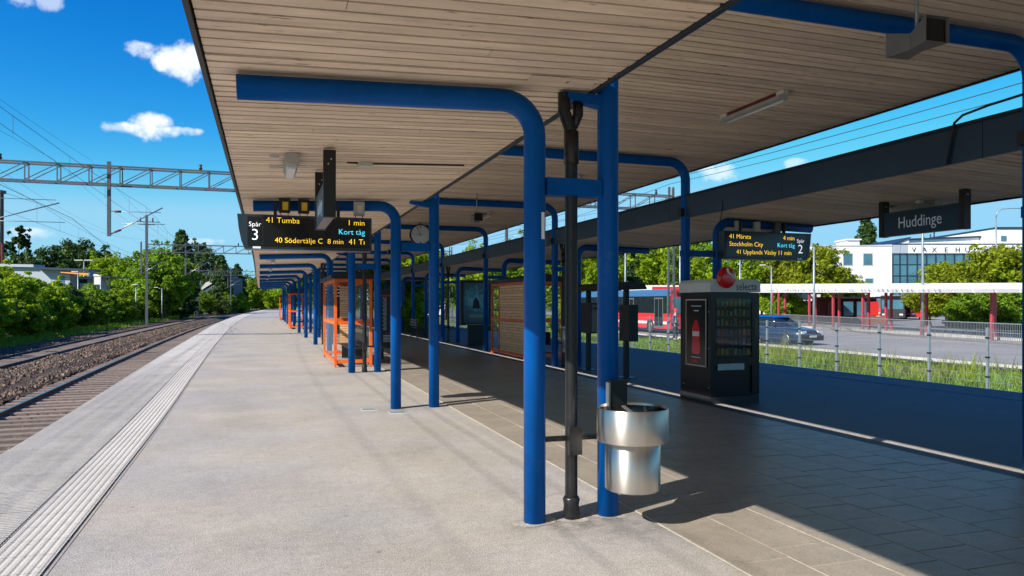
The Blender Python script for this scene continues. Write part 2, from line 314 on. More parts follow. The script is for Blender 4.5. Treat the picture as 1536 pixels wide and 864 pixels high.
e_ = lambda y: interp(EO, y)
o_ = lambda y: interp(OFF, y)
c_ = lambda y: interp(COFF, y)
def sweep(profile, ys, off, closed=True, b=None, zf=None):
    b = b or B(); n = len(profile); vs = []; fs = []
    for y in ys:
        dx = off(y); dz = zf(y) if zf else 0
        vs += [(x+dx, y, z+dz) for x, z in profile]
    m = n if closed else n-1
    for i in range(len(ys)-1):
        for k in range(m):
            fs.append((i*n+k, (i+1)*n+k, (i+1)*n+(k+1) % n, i*n+(k+1) % n))
    if closed and n > 2: fs += [tuple(range(n)), tuple((len(ys)-1)*n+k for k in range(n))[::-1]]
    return b.add(vs, fs)
def rect(x0, x1, z0, z1): return [(x0, z0), (x1, z0), (x1, z1), (x0, z1)]
YS = list(range(-16, 0, 4))+list(np.arange(0, 120, 2.0))+list(np.arange(120, 301, 6.0))
# ---------------------------------------------------------------- ground, platform, track beds, road
g = B(); g.add([(-2500, -2500, -1.02), (2500, -2500, -1.02), (2500, 3500, -1.02), (-2500, 3500, -1.02)], [(0, 1, 2, 3)])
tag(ob('ground', g, 'soil_grass'), kind='structure')
b = sweep([(-2.66, -1.0), (-2.66, -.02), (-2.67, 0), (13.2, 0), (13.2, -1.0)], YS, o_, closed=False)
b.f = [f[::-1] for f in b.f]
tag(ob('platform', b, 'asphalt_light'), kind='structure')
tag(ob('shaded_asphalt', sweep([(6.93, .004), (6.71, .004)], YS, lambda y: c_(y) if y < 100 else o_(y)+.55, closed=False), 'asphalt_shaded'), kind='structure')  # dark sheet beside the tiles, shade painted in as colour
tag(ob('sun_stripe', sweep([(7.11, .006), (6.932, .006)], YS, lambda y: c_(y) if y < 100 else o_(y)+.55, closed=False), 'asphalt_light'), kind='structure')  # paler strip laid where the sun stripe falls, its brightness put into the colour
tag(ob('shaded_asphalt', sweep([(11.9, .004), (7.112, .004)], YS, lambda y: c_(y) if y < 100 else o_(y)+.55, closed=False), 'asphalt_shaded'), kind='structure')  # right side of the platform, canopy shade painted as a dark sheet
tag(ob('ballast_bed', sweep([(-2.8, -.885), (-13.0, -.885), (-14.6, -1.03)], YS, o_, closed=False), 'ballast'), kind='structure')
tag(ob('ballast_bed', sweep([(18.2, -1.0), (17.0, -.86), (13.2, -.86)], YS, o_, closed=False), 'ballast'), kind='structure')
# coping slabs with fine ridges
coping = thing('platform_coping', 'pale ribbed concrete edge strip along the left side of the platform', 'platform edge')
coping['kind'] = 'structure'
def yseg(y0, y1, st): return list(np.arange(y0, y1+1e-6, st))
npc = 0
for i, y in enumerate(np.arange(3.2, 120, .7)):
    if npc >= 160: break
    bb = B(); y1 = y+.694; e0, e1 = e_(y), e_(y1)
    nr = 14 if y < 24 else 1
    hz = .0095; gz = hz-.0035*max(0.05, 1-y/24)
    if nr > 1:
        for k in range(nr):
            ya = y+(y1-y)*k/nr; yb = y+(y1-y)*(k+.62)/nr; yc = y+(y1-y)*(k+1)/nr; xa = o_(ya); xc = o_(yc)
            for (p, q, z) in ((ya, yb, hz), (yb, yc, gz)):
                bb.add([(-2.755+e_(p), p, z), (-1.67+xa, p, z), (-1.67+xc, q, z), (-2.755+e_(q), q, z)], [(0, 1, 2, 3)])
            bb.add([(-2.755+e_(yb), yb, hz), (-1.67+xa, yb, hz), (-1.67+xa, yb, gz), (-2.755+e_(yb), yb, gz)], [(0, 3, 2, 1)])
        bb.add([(-2.755+e0, y, hz), (-2.755+e1, y1, hz), (-2.755+e1, y1, -.09), (-2.755+e0, y, -.09)], [(0, 1, 2, 3)])
    else: bb.add([(-2.755+e0, y, hz), (-1.67+o_(y), y, hz), (-1.67+o_(y1), y1, hz), (-2.755+e1, y1, hz), (-2.755+e1, y1, -.09), (-2.755+e0, y, -.09)], [(0, 1, 2, 3), (0, 3, 4, 5)])
    ob('coping_slab', bb, 'coping_concrete', coping); npc += 1
far = sweep([(-2.755, .009), (-1.67, .009)], yseg(115, 301, 4), o_, closed=False); far.f = [f[::-1] for f in far.f]
near = sweep([(-2.755, .009), (-1.67, .009)], yseg(-15, 3.2, 1), o_, closed=False); near.f = [f[::-1] for f in near.f]
for q in (far, near): tag(ob('coping_run', q, 'coping_concrete', coping), kind='stuff')
cr = sweep([(12.1, .008), (13.22, .008)], YS, o_, closed=False); cr.f = [f[::-1] for f in cr.f]
tag(ob('coping_strip', cr, 'asphalt_shaded'), kind='structure')
cr = sweep([(13.13, .012), (13.225, .012)], YS, o_, closed=False); cr.f = [f[::-1] for f in cr.f]; tag(ob('edge_line', cr, 'coping_concrete'), kind='structure')
# tactile strip
tact = thing('tactile_strip', 'white ribbed tactile guidance strip running along the platform', 'tactile strip'); tact['kind'] = 'structure'
for i, y in enumerate(np.arange(3.4, 200, .35)):
    if i >= 200: break
    y1 = y+.346; e0 = o_(y)-.03*min(1, y/8); e1 = o_(y1)-.03*min(1, y1/8)
    bb = B(); nr = 7; x0 = -1.64; W = .385/nr
    for k in range(nr):
        xa = x0+W*k; prof = [(xa, .0095), (xa+.012, .0135), (xa+W-.020, .0135), (xa+W-.009, .0095), (xa+W, .0095)]
        vs = [(px+e0, y, z) for px, z in prof]+[(px+e1, y1, z) for px, z in prof]
        bb.add(vs, [(j, j+1, j+6, j+5) for j in range(4)])
    ob('tactile_plate', bb, 'tactile_plate', tact)
for q0, q1 in ((-15, 3.4), (73.4, 300)):
    q = sweep([(-1.67, .010), (-1.285, .010)], yseg(q0, q1, 2), o_, closed=False); q.f = [f[::-1] for f in q.f]; tag(ob('tactile_run', q, 'tactile_plate', tact), kind='stuff')
for xx in (-1.662, -1.238):
    q = sweep([(xx-.0035, .0125), (xx+.0035, .0125)], yseg(-15, 80, 1), lambda y: o_(y)-.03*min(1, max(0, y)/8), closed=False); q.f = [f[::-1] for f in q.f]
    tag(ob('edge_joint', q, 'edge_black', tact), kind='stuff')
# paving tiles
pave = thing('tile_paving', 'grey rectangular paving tiles laid in running bond under the canopy', 'paving'); pave['kind'] = 'structure'
q = sweep([(2.765, .004), (6.705, .004)], yseg(-14, 98, 2), c_, closed=False); q.f = [f[::-1] for f in q.f]; ob('joint_bed', q, 'joint_sand', pave)
TM = []
for k in range(5):
    bb = B(); j = .0045; z = .0085+.0006*k; a, c2 = .437-j*2, .357-j*2; dz = random.uniform(-.0012, .0012)
    bb.add([(j, j, 0), (j+a, j, 0), (j+a, j+c2, 0), (j, j+c2, 0), (j+.002, j+.002, z), (j+a-.002, j+.002, z), (j+a-.002, j+c2-.002, z+dz), (j+.002, j+c2-.002, z+dz)], [(4, 5, 6, 7), (0, 1, 5, 4), (1, 2, 6, 5), (2, 3, 7, 6), (3, 0, 4, 7)])
    TM.append(bb.mesh('paving_tile', 'paving_tile'))
cells = []
for r in range(9):
    for k in range(-42, 270): cells.append((2.77+.437*r, k*.357+(.18 if r % 2 else .01)))
vis = [c for c in cells if c[1] > 2.9]; vis.sort(key=lambda c: c[1]+.25*abs(c[0]-4)); pick = set(vis[:300]); st = B()
for c in cells:
    if c in pick: link('paving_tile', random.choice(TM), pave, (c[0]+c_(c[1]), c[1], 0))
    else:
        j = .004; x, y = c[0]+c_(c[1]), c[1]; z = .0085+random.random()*.002
        st.add([(x+j, y+j, z), (x+.437-j, y+j, z), (x+.437-j, y+.357-j, z), (x+j, y+.357-j, z)], [(0, 1, 2, 3)])
tag(ob('paving_tile_field', st, 'paving_tile', pave), kind='stuff')
for (x, y, a, nm) in ((1.92, 5.2, .17, 1), (2.22, 5.16, .12, 2), (2.53, 5.18, .15, 3)):
    vs = [(x, y, .003)]+[(x+a*(.8+.12*math.sin(k*math.pi/9*2+nm))*math.cos(k*math.pi/9)*1.15, y+a*(.8+.1*math.cos(k*math.pi/9*3+nm))*math.sin(k*math.pi/9), .003) for k in range(18)]
    tag(ob('concrete_collar', B().add(vs, [(0, 1+k, 1+(k+1) % 18) for k in range(18)]), 'stain'), kind='structure')
for k, (x0, x1, y, l) in enumerate(((1.40, 1.60, 11.4, 'left'), (1.76, 1.98, 10.95, 'right'))):
    bb = B().box(0, x1-x0, 0, .16, -.02, .009); o = thing('access_hatch', 'pale steel access hatch set flush in the asphalt, %s of the two' % l, 'hatch', (x0, y, 0), 0, 'hatches by the second blue post')
    ob('lid', bb, 'hatch_metal', o); ob('frame_bar', B().box(-.02, x1-x0+.02, -.02, 0, -.02, .007), 'cream_white', o); ob('frame_bar', B().box(-.02, x1-x0+.02, .16, .18, -.02, .007), 'cream_white', o)
# roads on the right
def poly(name, pts, z, m, kind='structure'):
    return tag(ob(name, B().add([(x, y, z) for x, y in pts], [tuple(range(len(pts)))]), m), kind=kind)
poly('grass_verge', [(18.3, -20), (23.5, -20), (23.5, 22), (24.5, 60), (30, 130), (19, 130), (18.3, 60)], -.72, 'soil_grass')
poly('road', [(23.2, -30), (80, -30), (120, 60), (100, 190), (34, 190), (24.2, 60), (23.2, 22)], -.45, 'road_asphalt')
poly('pavement', [(37.9, 20), (45, 24), (52, 66), (46, 66)], -.30, 'pavement')
k_ = B(); k_.bar((37.8, 20, -.36), (45.9, 66, -.36), .16, .16); tag(ob('kerb', k_, 'kerb_stone'), kind='structure')
k_ = B(); k_.bar((23.2, -20, -.42), (23.2, 22, -.42), .14, .1); k_.bar((23.2, 22, -.42), (24.2, 60, -.42), .14, .1); tag(ob('kerb', k_, 'kerb_stone'), kind='structure')
poly('soil_patch', [(19.3, 12.5), (20.8, 12.2), (22.6, 13.4), (22.9, 15.6), (21.3, 16.6), (19.8, 15.2)], -.700, 'bare_soil')
poly('soil_patch', [(20.2, 17.5), (21.8, 17.2), (22.9, 19), (22.2, 21.5), (20.6, 20.4)], -.699, 'bare_soil')
# ---------------------------------------------------------------- railway tracks
def track(xc, label, n0, nmax, ymax, detail=True):
    T = thing('railway_track', label, 'railway track')
    prof = [(-.07, -.87), (.07, -.87), (.07, -.85), (.012, -.82), (.012, -.77), (.036, -.755), (.036, -.735), (-.036, -.735), (-.036, -.755), (-.012, -.77), (-.012, -.82), (-.07, -.85)]
    ys = [y for y in YS if y <= ymax]
    for sx in (-.755, .755):
        r = ob('rail', sweep([(x+xc+sx, z) for x, z in prof], ys, o_), 'rail_side', T)
        h = sweep([(xc+sx+.03, -.7335), (xc+sx-.03, -.7335)], ys, o_, closed=False); ob('rail_head', h, 'rail_top', r)
    sb = B().box(-1.25, 1.25, -.13, .13, -.97, -.825); sb2 = sb.mesh('sleeper', 'concrete_brown'); stf = B(); cnt = 0
    for i in range(int(ymax/.62)):
        y = n0+i*.62
        if y > ymax: break
        if cnt < nmax and detail: link('sleeper', sb2, T, (xc+o_(y)+random.uniform(-.02, .02), y, random.uniform(-.006, .006)), (0, 0, -math.atan((o_(y+1)-o_(y))))); cnt += 1
        elif y < 120: stf.box(xc+o_(y)-1.25, xc+o_(y)+1.25, y-.12, y+.12, -.97, -.835)
    if stf.v: tag(ob('sleeper_run', stf, 'concrete_brown', T), kind='stuff')
    return T
track(-4.45, 'rusty track nearest the platform edge with shiny rail heads', 5, 230, 290)
track(-9.65, 'second railway track along the green bushes', 16, 230, 290)
track(14.95, 'track hidden below the right platform edge beside the mesh fence', -10, 0, 160, False)
# loose ballast stones
def stones(n, x0, x1, y0, y1, s0, s1, nm):
    inside = lambda x: abs(x+4.45) < 1.3 or abs(x+9.65) < 1.3
    base = np.array([(1, 0, -.3), (-.4, .9, -.3), (-.6, -.8, -.3), (.3, .2, .8), (-.3, -.2, .75)], float)
    faces = [(0, 1, 3), (1, 4, 3), (1, 2, 4), (2, 0, 3), (2, 3, 4)]
    V = []; F = []
    ys = y0+(y1-y0)*rng.random(n)**1.7; xs = x0+(x1-x0)*rng.random(n); ss = s0+(s1-s0)*rng.random(n)
    for i in range(n):
        low = inside(xs[i])
        a = rng.random()*6.28; c, s = math.cos(a), math.sin(a); q = base*(1+.35*(rng.random((5, 3))-.5))*ss[i]
        q = np.stack([q[:, 0]*c-q[:, 1]*s, q[:, 0]*s+q[:, 1]*c, q[:, 2]], 1)+np.array([xs[i]+o_(ys[i]), ys[i], (-.885 if low else -.855)+rng.random()*.02])
        o = len(V); V += q.tolist(); F += [(f[0]+o, f[1]+o, f[2]+o) for f in faces]
    bb = B(); bb.v = V; bb.f = F; bb.sm = [False]*len(F)
    tag(ob('ballast_stones', bb, 'stone'), 'brown crushed stone ballast lying loose between the rails', 'gravel', kind='stuff')
stones(26000, -12.6, -2.9, 5, 90, .02, .055, 'a')
# a ridge of ballast between the tracks
rid = sweep([(-8.6, -.86), (-7.6, -.70), (-6.6, -.72), (-5.9, -.86)], YS, o_, closed=False, zf=lambda y: .05*math.sin(y*.7)); tag(ob('ballast_ridge', rid, 'ballast'), kind='structure')
def stones2(n):
    V = []; F = []; base = np.array([(1, 0, -.3), (-.4, .9, -.3), (-.6, -.8, -.3), (.3, .2, .8), (-.3, -.2, .75)], float); faces = [(0, 1, 3), (1, 4, 3), (1, 2, 4), (2, 0, 3), (2, 3, 4)]
    for i in range(n):
        y = 8+90*rng.random()**1.6; x = -8.5+2.6*rng.random(); h = -.70 if -7.7 < x < -6.6 else -.78; a = rng.random()*6.28; s = .03+.05*rng.random()
        q = base*(1+.35*(rng.random((5, 3))-.5))*s; q = np.stack([q[:, 0]*math.cos(a)-q[:, 1]*math.sin(a), q[:, 0]*math.sin(a)+q[:, 1]*math.cos(a), q[:, 2]], 1)+np.array([x+o_(y), y, h+.04*math.sin(y*.7)])
        o = len(V); V += q.tolist(); F += [tuple(k+o for k in f) for f in faces]
    bb = B(); bb.v = V; bb.f = F; bb.sm = [False]*len(F); tag(ob('ballast_stones', bb, 'stone'), 'heap of loose brown ballast between the two tracks', 'gravel', kind='stuff')
stones2(9000)
# ---------------------------------------------------------------- canopies
FR = [5.2+6.28*k for k in range(-2, 12)]
YEND = FR[-1]+3.0; Y0 = -10.0; RC = .083
def zlowL(x): return 3.185+.04*(x+.19)
def zlowR(x): return 3.165+.035*(9.3-x)
def bend(p0, c, p1, r, n=8):                        # polyline p0-corner-p1 with rounded corner
    p0, c, p1 = Vector(p0), Vector(c), Vector(p1); a = (p0-c).normalized(); b_ = (p1-c).normalized(); s = c+a*r; e = c+b_*r; o = s+b_*r
    return [s+(Vector((0, 0, 0))) if i == 0 else (o+(s-o)*math.cos(i/n*math.pi/2)+(e-o)*math.sin(i/n*math.pi/2)) for i in range(n+1)]
def plank_set(T, x0, x1, zf, ystart, material, nsplit):
    P = .14; meshes = []
    for v in range(6):
        bb = B(); g0 = (.011, .014, .024, .010, .029, .013)[v]; y0, y1 = g0, P-(.010, .014, .011, .017, .012, .010)[v]; zz = random.uniform(-.002, .002)
        segs = [(x0, x1)] if v not in nsplit else [(x0, nsplit[v]-.002), (nsplit[v]+.002, x1)]
        for (a, c) in segs:
            za, zc = zf(a)+zz, zf(c)+zz
            bb.add([(a, y0, za), (c, y0, zc), (c, y1, zc), (a, y1, za), (a, y0-.002, za+.045), (c, y0-.002, zc+.045), (c, y1+.002, zc+.045), (a, y1+.002, za+.045)],
                   [(0, 3, 2, 1), (0, 1, 5, 4), (2, 3, 7, 6), (1, 2, 6, 5), (3, 0, 4, 7)])
        meshes.append(bb.mesh('plank', material))
    n = 0; st = B(); y = Y0
    while y < YEND-.2:
        if y >= ystart and n < 300: link('plank', random.choices(meshes, [5, 4, 2, 4, 1, 3])[0], T, (c_(y), y, random.uniform(-.0015, .0015))); n += 1
        else:
            a, c = x0+c_(y), x1+c_(y); st.add([(a, y+.009, zf(x0)), (c, y+.009, zf(x1)), (c, y+P-.009, zf(x1)), (a, y+P-.009, zf(x0)), (a, y+.004, zf(x0)+.045), (c, y+.004, zf(x1)+.045), (c, y+P-.004, zf(x1)+.045), (a, y+P-.004, zf(x0)+.045)],
                   [(0, 3, 2, 1), (0, 1, 5, 4), (2, 3, 7, 6)])
        y += P
    tag(ob('plank_run', st, material, T), kind='stuff')
YC = yseg(Y0, YEND, (YEND-Y0)/24)
# left low canopy
TL = thing('platform_canopy', 'low plank-ceilinged canopy over the sunlit left side of the platform', 'canopy')
plank_set(TL, -.36, 2.37, zlowL, 2.4, 'plank_paint', {3: 1.35, 5: .4})
ob('roof', sweep([(-.37, 3.25), (2.385, 3.36), (2.385, 3.40), (-.37, 3.36)], YC, c_), 'roof_dark', TL)
ob('outer_fascia', sweep(rect(-.40, -.372, 3.15, 3.37), YC, c_), 'edge_black', TL)
ob('inner_fascia', sweep([(2.372, 3.268), (2.412, 3.268), (2.42, 3.405), (2.388, 3.405)], YC, c_), 'slate_metal', TL)
TH = thing('platform_canopy', 'tall central canopy with plank ceiling raised above the middle of the platform', 'canopy')
zh = lambda x: 4.27
plank_set(TH, 1.45, 7.96, zh, 4.0, 'plank_paint', {1: 5.2, 4: 3.6, 5: 6.1})
ob('roof', sweep(rect(1.44, 7.97, 4.335, 4.44), YC, c_), 'roof_dark', TH)
ob('left_fascia', sweep(rect(1.40, 1.435, 4.275, 4.46), YC, c_), 'edge_black', TH); ob('right_fascia', sweep(rect(7.975, 8.01, 4.255, 4.46), YC, c_), 'edge_black', TH)
TR = thing('platform_canopy', 'low canopy with dark slate fascia over the right side of the platform', 'canopy')
plank_set(TR, 7.14, 9.96, zlowR, 3.6, 'plank_paint', {3: 8.4, 1: 9.1})
ob('roof', sweep([(7.13, 3.32), (9.97, 3.235), (9.97, 3.33), (7.13, 3.42)], YC, c_), 'roof_dark', TR)
ob('outer_fascia', sweep(rect(9.972, 10.0, 3.12, 3.35), YC, c_), 'edge_black', TR)
ys_ = Y0; i = 0
while ys_ < YEND-.5:                                  # fascia panels, each its own sheet
    y1 = min(ys_+3.14, YEND); ob('fascia_panel', sweep(rect(7.085, 7.125, 3.17, 3.55), [ys_+.004, y1-.004], c_), 'slate_metal', TR); ys_ += 3.14
ob('ridge_flashing', sweep(rect(7.06, 7.15, 3.552, 3.585), YC, c_), 'edge_black', TR)
fl = [(1.92, 0, 0)]+bend((1.92, 0, 0), (1.92, 0, 3.173), (-.19, 0, 3.088), .26)+[(-.19, 0, 3.088)]
fl_m = B().tube(fl, RC, 20).mesh('portal_frame', 'blue_paint')
hp = [(2.53, 0, 0)]+bend((2.53, 0, 0), (2.53, 0, 4.17), (7.12, 0, 4.17), .32)+bend((2.53, 0, 4.17), (7.12, 0, 4.17), (7.12, 0, 0), .32)+[(7.12, 0, 0)]
fh_m = B().tube(hp, RC, 20).mesh('portal_frame', 'blue_paint')
XR = 7.78
fr_ = [(XR, 0, 0)]+bend((XR, 0, 0), (XR, 0, 3.135), (9.85, 0, 3.075), .26)+[(9.85, 0, 3.075)]
fr_m = B().tube(fr_, RC, 20).mesh('portal_frame', 'blue_paint')
tl_m = B().box(2.0, 2.45, -.06, .06, 2.47, 2.60).mesh('tie_beam', 'blue_paint'); tr_m = B().box(7.03, XR-.075, -.05, .05, 2.49, 2.60).mesh('tie_beam', 'blue_paint')
bl = B().prism([(2.14, 3.262), (2.14, 3.225), (2.30, 3.19), (2.46, 3.17), (2.46, 3.262)], 'y', -.045, .045); bl_m = bl.mesh('bracket', 'blue_paint')
br_m = B().box(6.99, 7.083, -.06, .06, 3.2, 3.34).mesh('bracket', 'edge_black')
def pipe_parts(T, x, y, top):
    p = ob('downpipe', B().tube([(x, y, .02), (x, y, .2), (x, y, 1.2), (x, y, 2.95), (x-.02, y, 3.02), (x-.06, y, 3.12), (x-.06, y, top)], .048, 14), 'black_paint', T)
    ob('collar', B().tube([(x, y, .005), (x, y, .03), (x, y, .10), (x, y, .15), (x, y, .17)], [.062, .066, .058, .066, .055], 16), 'black_paint', p)
    ob('joint_sleeve', B().tube([(x, y, 2.72), (x, y, 2.97)], .057, 14).tube([(x+.02, y, 3.0), (x+.055, y, 3.1), (x+.055, y, 3.2)], [.03, .042, .042], 10), 'black_paint', p)
    ob('access_box', B().box(x-.05, x+.055, y-.085, y-.045, .50, .71).box(x-.055, x-.035, y-.093, y-.08, .69, .705).box(x+.03, x+.045, y-.093, y-.08, .69, .705).box(x-.035, x-.02, y-.093, y-.08, .51, .525).box(x+.03, x+.045, y-.093, y-.08, .51, .525), 'black_paint', p)
    ob('strut', B().box(x-.23, x-.04, y-.02, y+.02, .60, .635).box(x+.04, x+.26, y-.02, y+.02, .60, .635), 'black_paint', p)
for k, y in enumerate(FR):
    dx = c_(y); link('portal_frame', fl_m, TL, (dx, y, 0)); link('tie_beam', tl_m, TL, (dx, y, 0)); link('bracket', bl_m, TL, (dx, y, 0))
    link('portal_frame', fh_m, TH, (dx, y, 0)); link('portal_frame', fr_m, TR, (dx, y, 0)); link('tie_beam', tr_m, TR, (dx, y, 0)); link('bracket', br_m, TR, (dx, y, 0))
    if k % 2 == 0: pipe_parts(TL, 2.22+dx, y, 3.26)
    if k % 2 == 0: pipe_parts(TR, 7.36+dx, y, 3.2)
ob('asset_label', B().box(-.012, .012, -.002, .002, 0, .20), 'white_paint', TL, (1.955, 5.2-RC-.002, 2.13))
ob('ceiling_patch', B().add([(1.78, 4.86, 3.2575), (2.08, 4.86, 3.2695), (2.08, 5.0, 3.2695), (1.78, 5.0, 3.2575)], [(0, 3, 2, 1)]), 'plank_paint', TL); ob('ceiling_patch', B().add([(2.1, 4.88, 3.2705), (2.3, 4.88, 3.2785), (2.3, 5.0, 3.2785), (2.1, 5.0, 3.2705)], [(0, 3, 2, 1)]), 'plank_paint', TL)
# cable loop over the right fascia
cl = [(7.05, 5.95, 3.6), (7.03, 5.93, 3.66), (7.02, 5.8, 3.67), (7.03, 5.62, 3.62), (7.07, 5.55, 3.6)]
tag(ob('cable', B().tube([(7.06, 6.1, 3.17), (7.06, 6.06, 3.4), (7.05, 6.0, 3.6), (7.05, 5.9, 3.66), (7.05, 5.6, 3.69), (7.05, 4.8, 3.72)], .014, 8), 'edge_black', TR))
ob('cable', B().tube([(7.11, 10.3, 3.5), (7.06, 10.3, 3.1), (6.98, 10.4, 2.5), (6.9, 10.6, 2.06)], .008, 6), 'edge_black', TR)
# ---------------------------------------------------------------- platform lights, speakers, clock
fx = B().box(-.05, .05, -.62, .62, -.10, -.035)
L0 = thing('strip_light', 'long fluorescent tube fitting under the tall canopy', 'ceiling light', (6.02, 8.1, 4.265), 0, 'strip lights under the tall canopy')
ob('body', B().prism([(-.045, -.05), (.045, -.05), (.07, -.105), (-.07, -.105)], 'y', -.62, .62), 'lamp_grey', L0)
ob('mount', B().box(-.035, .035, -.66, -.52, -.05, 0).box(-.035, .035, .52, .66, -.05, 0), 'cream_white', L0); ob('wooden_batten', B().box(-.03, .03, -.5, .5, -.048, -.004), 'dark_red', L0)
ob('tube', B().tube([(.03, -.58, -.115), (.03, .58, -.115)], .014, 8), 'white_paint', L0)
tb = kids(L0); ordn = ['nearest', 'second', 'third', 'fourth', 'fifth', 'sixth', 'seventh', 'eighth', 'ninth', 'tenth']
L0['label'] = 'nearest fluorescent tube fitting under the tall canopy, close to the first blue post'
for k in range(1, 8):
    y = 8.1+6.28*k; dup(L0, (6.02+c_(y), y, 4.265), label='%s fluorescent tube fitting back along the tall canopy' % ordn[k], table=tb)
S0 = thing('platform_speaker', 'double horn-shaped grey loudspeaker on a rod, nearest under the tall canopy', 'loudspeaker', (4.74, 4.36, 3.67), math.radians(8), 'horn speakers under the tall canopy')
ob('rod', B().tube([(0, 0, .02), (0, 0, .6)], .013, 8), 'steel_dull', S0)
for s in (1, -1):
    h = B(); a, b2 = .06, .20
    vs = [(-.06, s*.001, -.075), (.06, s*.001, -.075), (.06, s*.001, .05), (-.06, s*.001, .05), (-.105, s*.20, -.075), (.105, s*.20, -.075), (.105, s*.20, .115), (-.105, s*.20, .115)]
    h.add(vs, [(0, 1, 5, 4), (1, 2, 6, 5), (2, 3, 7, 6), (3, 0, 4, 7)]); ob('horn', h, 'housing_grey', S0); ob('grille', B().box(-.095, .095, s*.17-.005, s*.17+.005, -.07, .10), 'screen_black', S0)
tb = kids(S0); S0.rotation_euler = (0, 0, math.radians(-4))
for k, y in enumerate((16.8, 29.3, 41.9, 54.4)): dup(S0, (4.74+c_(y), y, 3.67), label='%s double horn loudspeaker back under the tall canopy' % ordn[k+1], table=tb)
CK = thing('station_clock', 'round white analogue station clock hanging under the tall canopy', 'clock', (4.74, 23.6, 3.88), 0)
def disc(r, y0, y1, n=32): return B().tube([(0, y0, 0), (0, y1, 0)], r, n)
ob('case', disc(.34, -.08, .08), 'edge_black', CK); ob('dial', disc(.305, -.088, -.081), 'white_paint', CK)
tk = B()
for k in range(12):
    a = k*math.pi/6; tk.bar((.22*math.sin(a), -.091, .22*math.cos(a)), (.28*math.sin(a), -.091, .28*math.cos(a)), .03, .005)
ob('hour_marks', tk, 'letter_black', CK)
ob('hour_hand', B().bar((.04, -.096, -.0), (-.17, -.096, -.01), .045, .004), 'letter_black', CK); ob('minute_hand', B().bar((.02, -.099, -.05), (-.11, -.099, .25), .03, .004), 'letter_black', CK)
ob('hanger', B().tube([(0, 0, .34), (0, 0, .39)], .02, 8), 'edge_black', CK)
# lamp under the left canopy
LL = thing('canopy_lamp', 'silver tapered lamp hanging under the left canopy ceiling near the display', 'ceiling light', (.25, 8.3, 3.2))
ob('housing', B().prism([(-.055, 0), (.055, 0), (.075, -.05), (.05, -.12), (-.05, -.12), (-.075, -.05)], 'y', -.42, .38), 'lamp_grey', LL)
ob('lens', B().prism([(-.052, -.122), (.052, -.122), (.035, -.15), (-.035, -.15)], 'y', -.34, .30), 'white_paint', LL); ob('junction_box', B().box(-.22, -.13, -.3, -.22, -.04, -.001), 'cream_white', LL); ob('junction_box', B().box(-.22, -.12, .3, .38, -.04, -.001), 'cream_white', LL); ob('cable', B().box(-.12, -.07, .335, .345, -.03, -.02), 'cream_white', LL)
tb = kids(LL)
for k in range(1, 7): y = 8.3+6.28*k; dup(LL, (.25+c_(y), y, 3.2), label='%s silver lamp back along the left canopy ceiling' % ordn[k], table=tb)
LL['group'] = 'lamps under the left canopy'
for nm in kids(LL): pass
LR = dup(LL, (9.3, 8.6, 3.165), label='shallow strip lamp under the right canopy above the station name sign', table=tb)
jb = thing('junction_box', 'small pale junction box with cable on the left canopy ceiling', 'junction box', (1.05, 8.35, 3.235))
ob('body', B().box(-.08, .08, -.05, .05, -.045, -.002), 'cream_white', jb); ob('cable', B().box(-.2, -.08, -.008, .008, -.02, -.003), 'edge_black', jb); ob('cable', B().bar((.08, 0, -.01), (1.15, 0, .035), .014), 'edge_black', jb)
for k, (x, y, m1, lab) in enumerate(((.25, 11.33, 'yellow_lamp', 'small yellow-plated cable box clipped to the second blue beam'), (.52, 11.33, 'yellow_lamp', 'cable box with looping wires beside the yellow one on the blue beam'), (1.33, 11.33, 'cream_white', 'white cable box at the bend of the second blue beam'))):
    t = thing('cable_box', lab, 'cable box', (x, y, 3.10), 0, 'boxes on the second blue beam'); ob('body', B().box(-.08, .08, -.06, .0, -.12, .09), 'black_paint' if k < 2 else 'lamp_grey', t); ob('plate', B().box(-.03, .05, -.07, -.06, -.08, .04), m1, t)
    lp = [(-.06, -.05, -.12), (-.04, -.06, -.18), (.0, -.06, -.20), (.05, -.05, -.17), (.05, -.04, -.12)]; ob('cable_loop', B().tube(lp, .006, 6), 'edge_black', t)
# ---------------------------------------------------------------- departure displays
def display(loc, label, lines, spar, mirror=False):
    T = thing('departure_display', label, 'departure display', loc)
    s = -1 if mirror else 1; W = 1.9; H = .50
    e = .10
    poly_ = [(0, H), (W, H), (W, 0), (.10, 0), (.055, .12), (.02, .30)] if not mirror else [(0, H), (W, H), (W-.02, .3), (W-.055, .12), (W-.10, 0), (0, 0)]
    ob('case', B().prism(poly_, 'y', 0, .30), 'case_grey', T)
    x0, x1 = (.14, W-.04) if not mirror else (.04, W-.14)
    ob('screen', B().box(x0, x1, -.008, -.0005, .045, H-.035), 'screen_black', T)
    for h in ((.52, 1.42) if not mirror else (.42, 1.38)): ob('hanger', B().box(h-.022, h+.022, .1, .15, H+.001, H+.20), 'edge_black', T)
    ob('panel_divider', B().box(*((.345, .35) if not mirror else (W-.35, W-.345)), -.0095, -.0085, .06, H-.05), 'case_grey', T)
    for (x, z, sz, m, tx, al) in lines: text(tx, sz, m, T, (x, -.0095, z), align=al)
    text('Spår', .095, 'led_white', T, ((.155 if not mirror else W-.335), -.0095, .325)); text(spar, .23, 'led_white', T, ((.185 if not mirror else W-.31), -.0095, .13))
    ob('sticker', B().box(*((.21, .32) if not mirror else (W-.32, W-.21)), -.006, -.001, .008, .038), 'letter_white', T)
    return T
dk = .0098
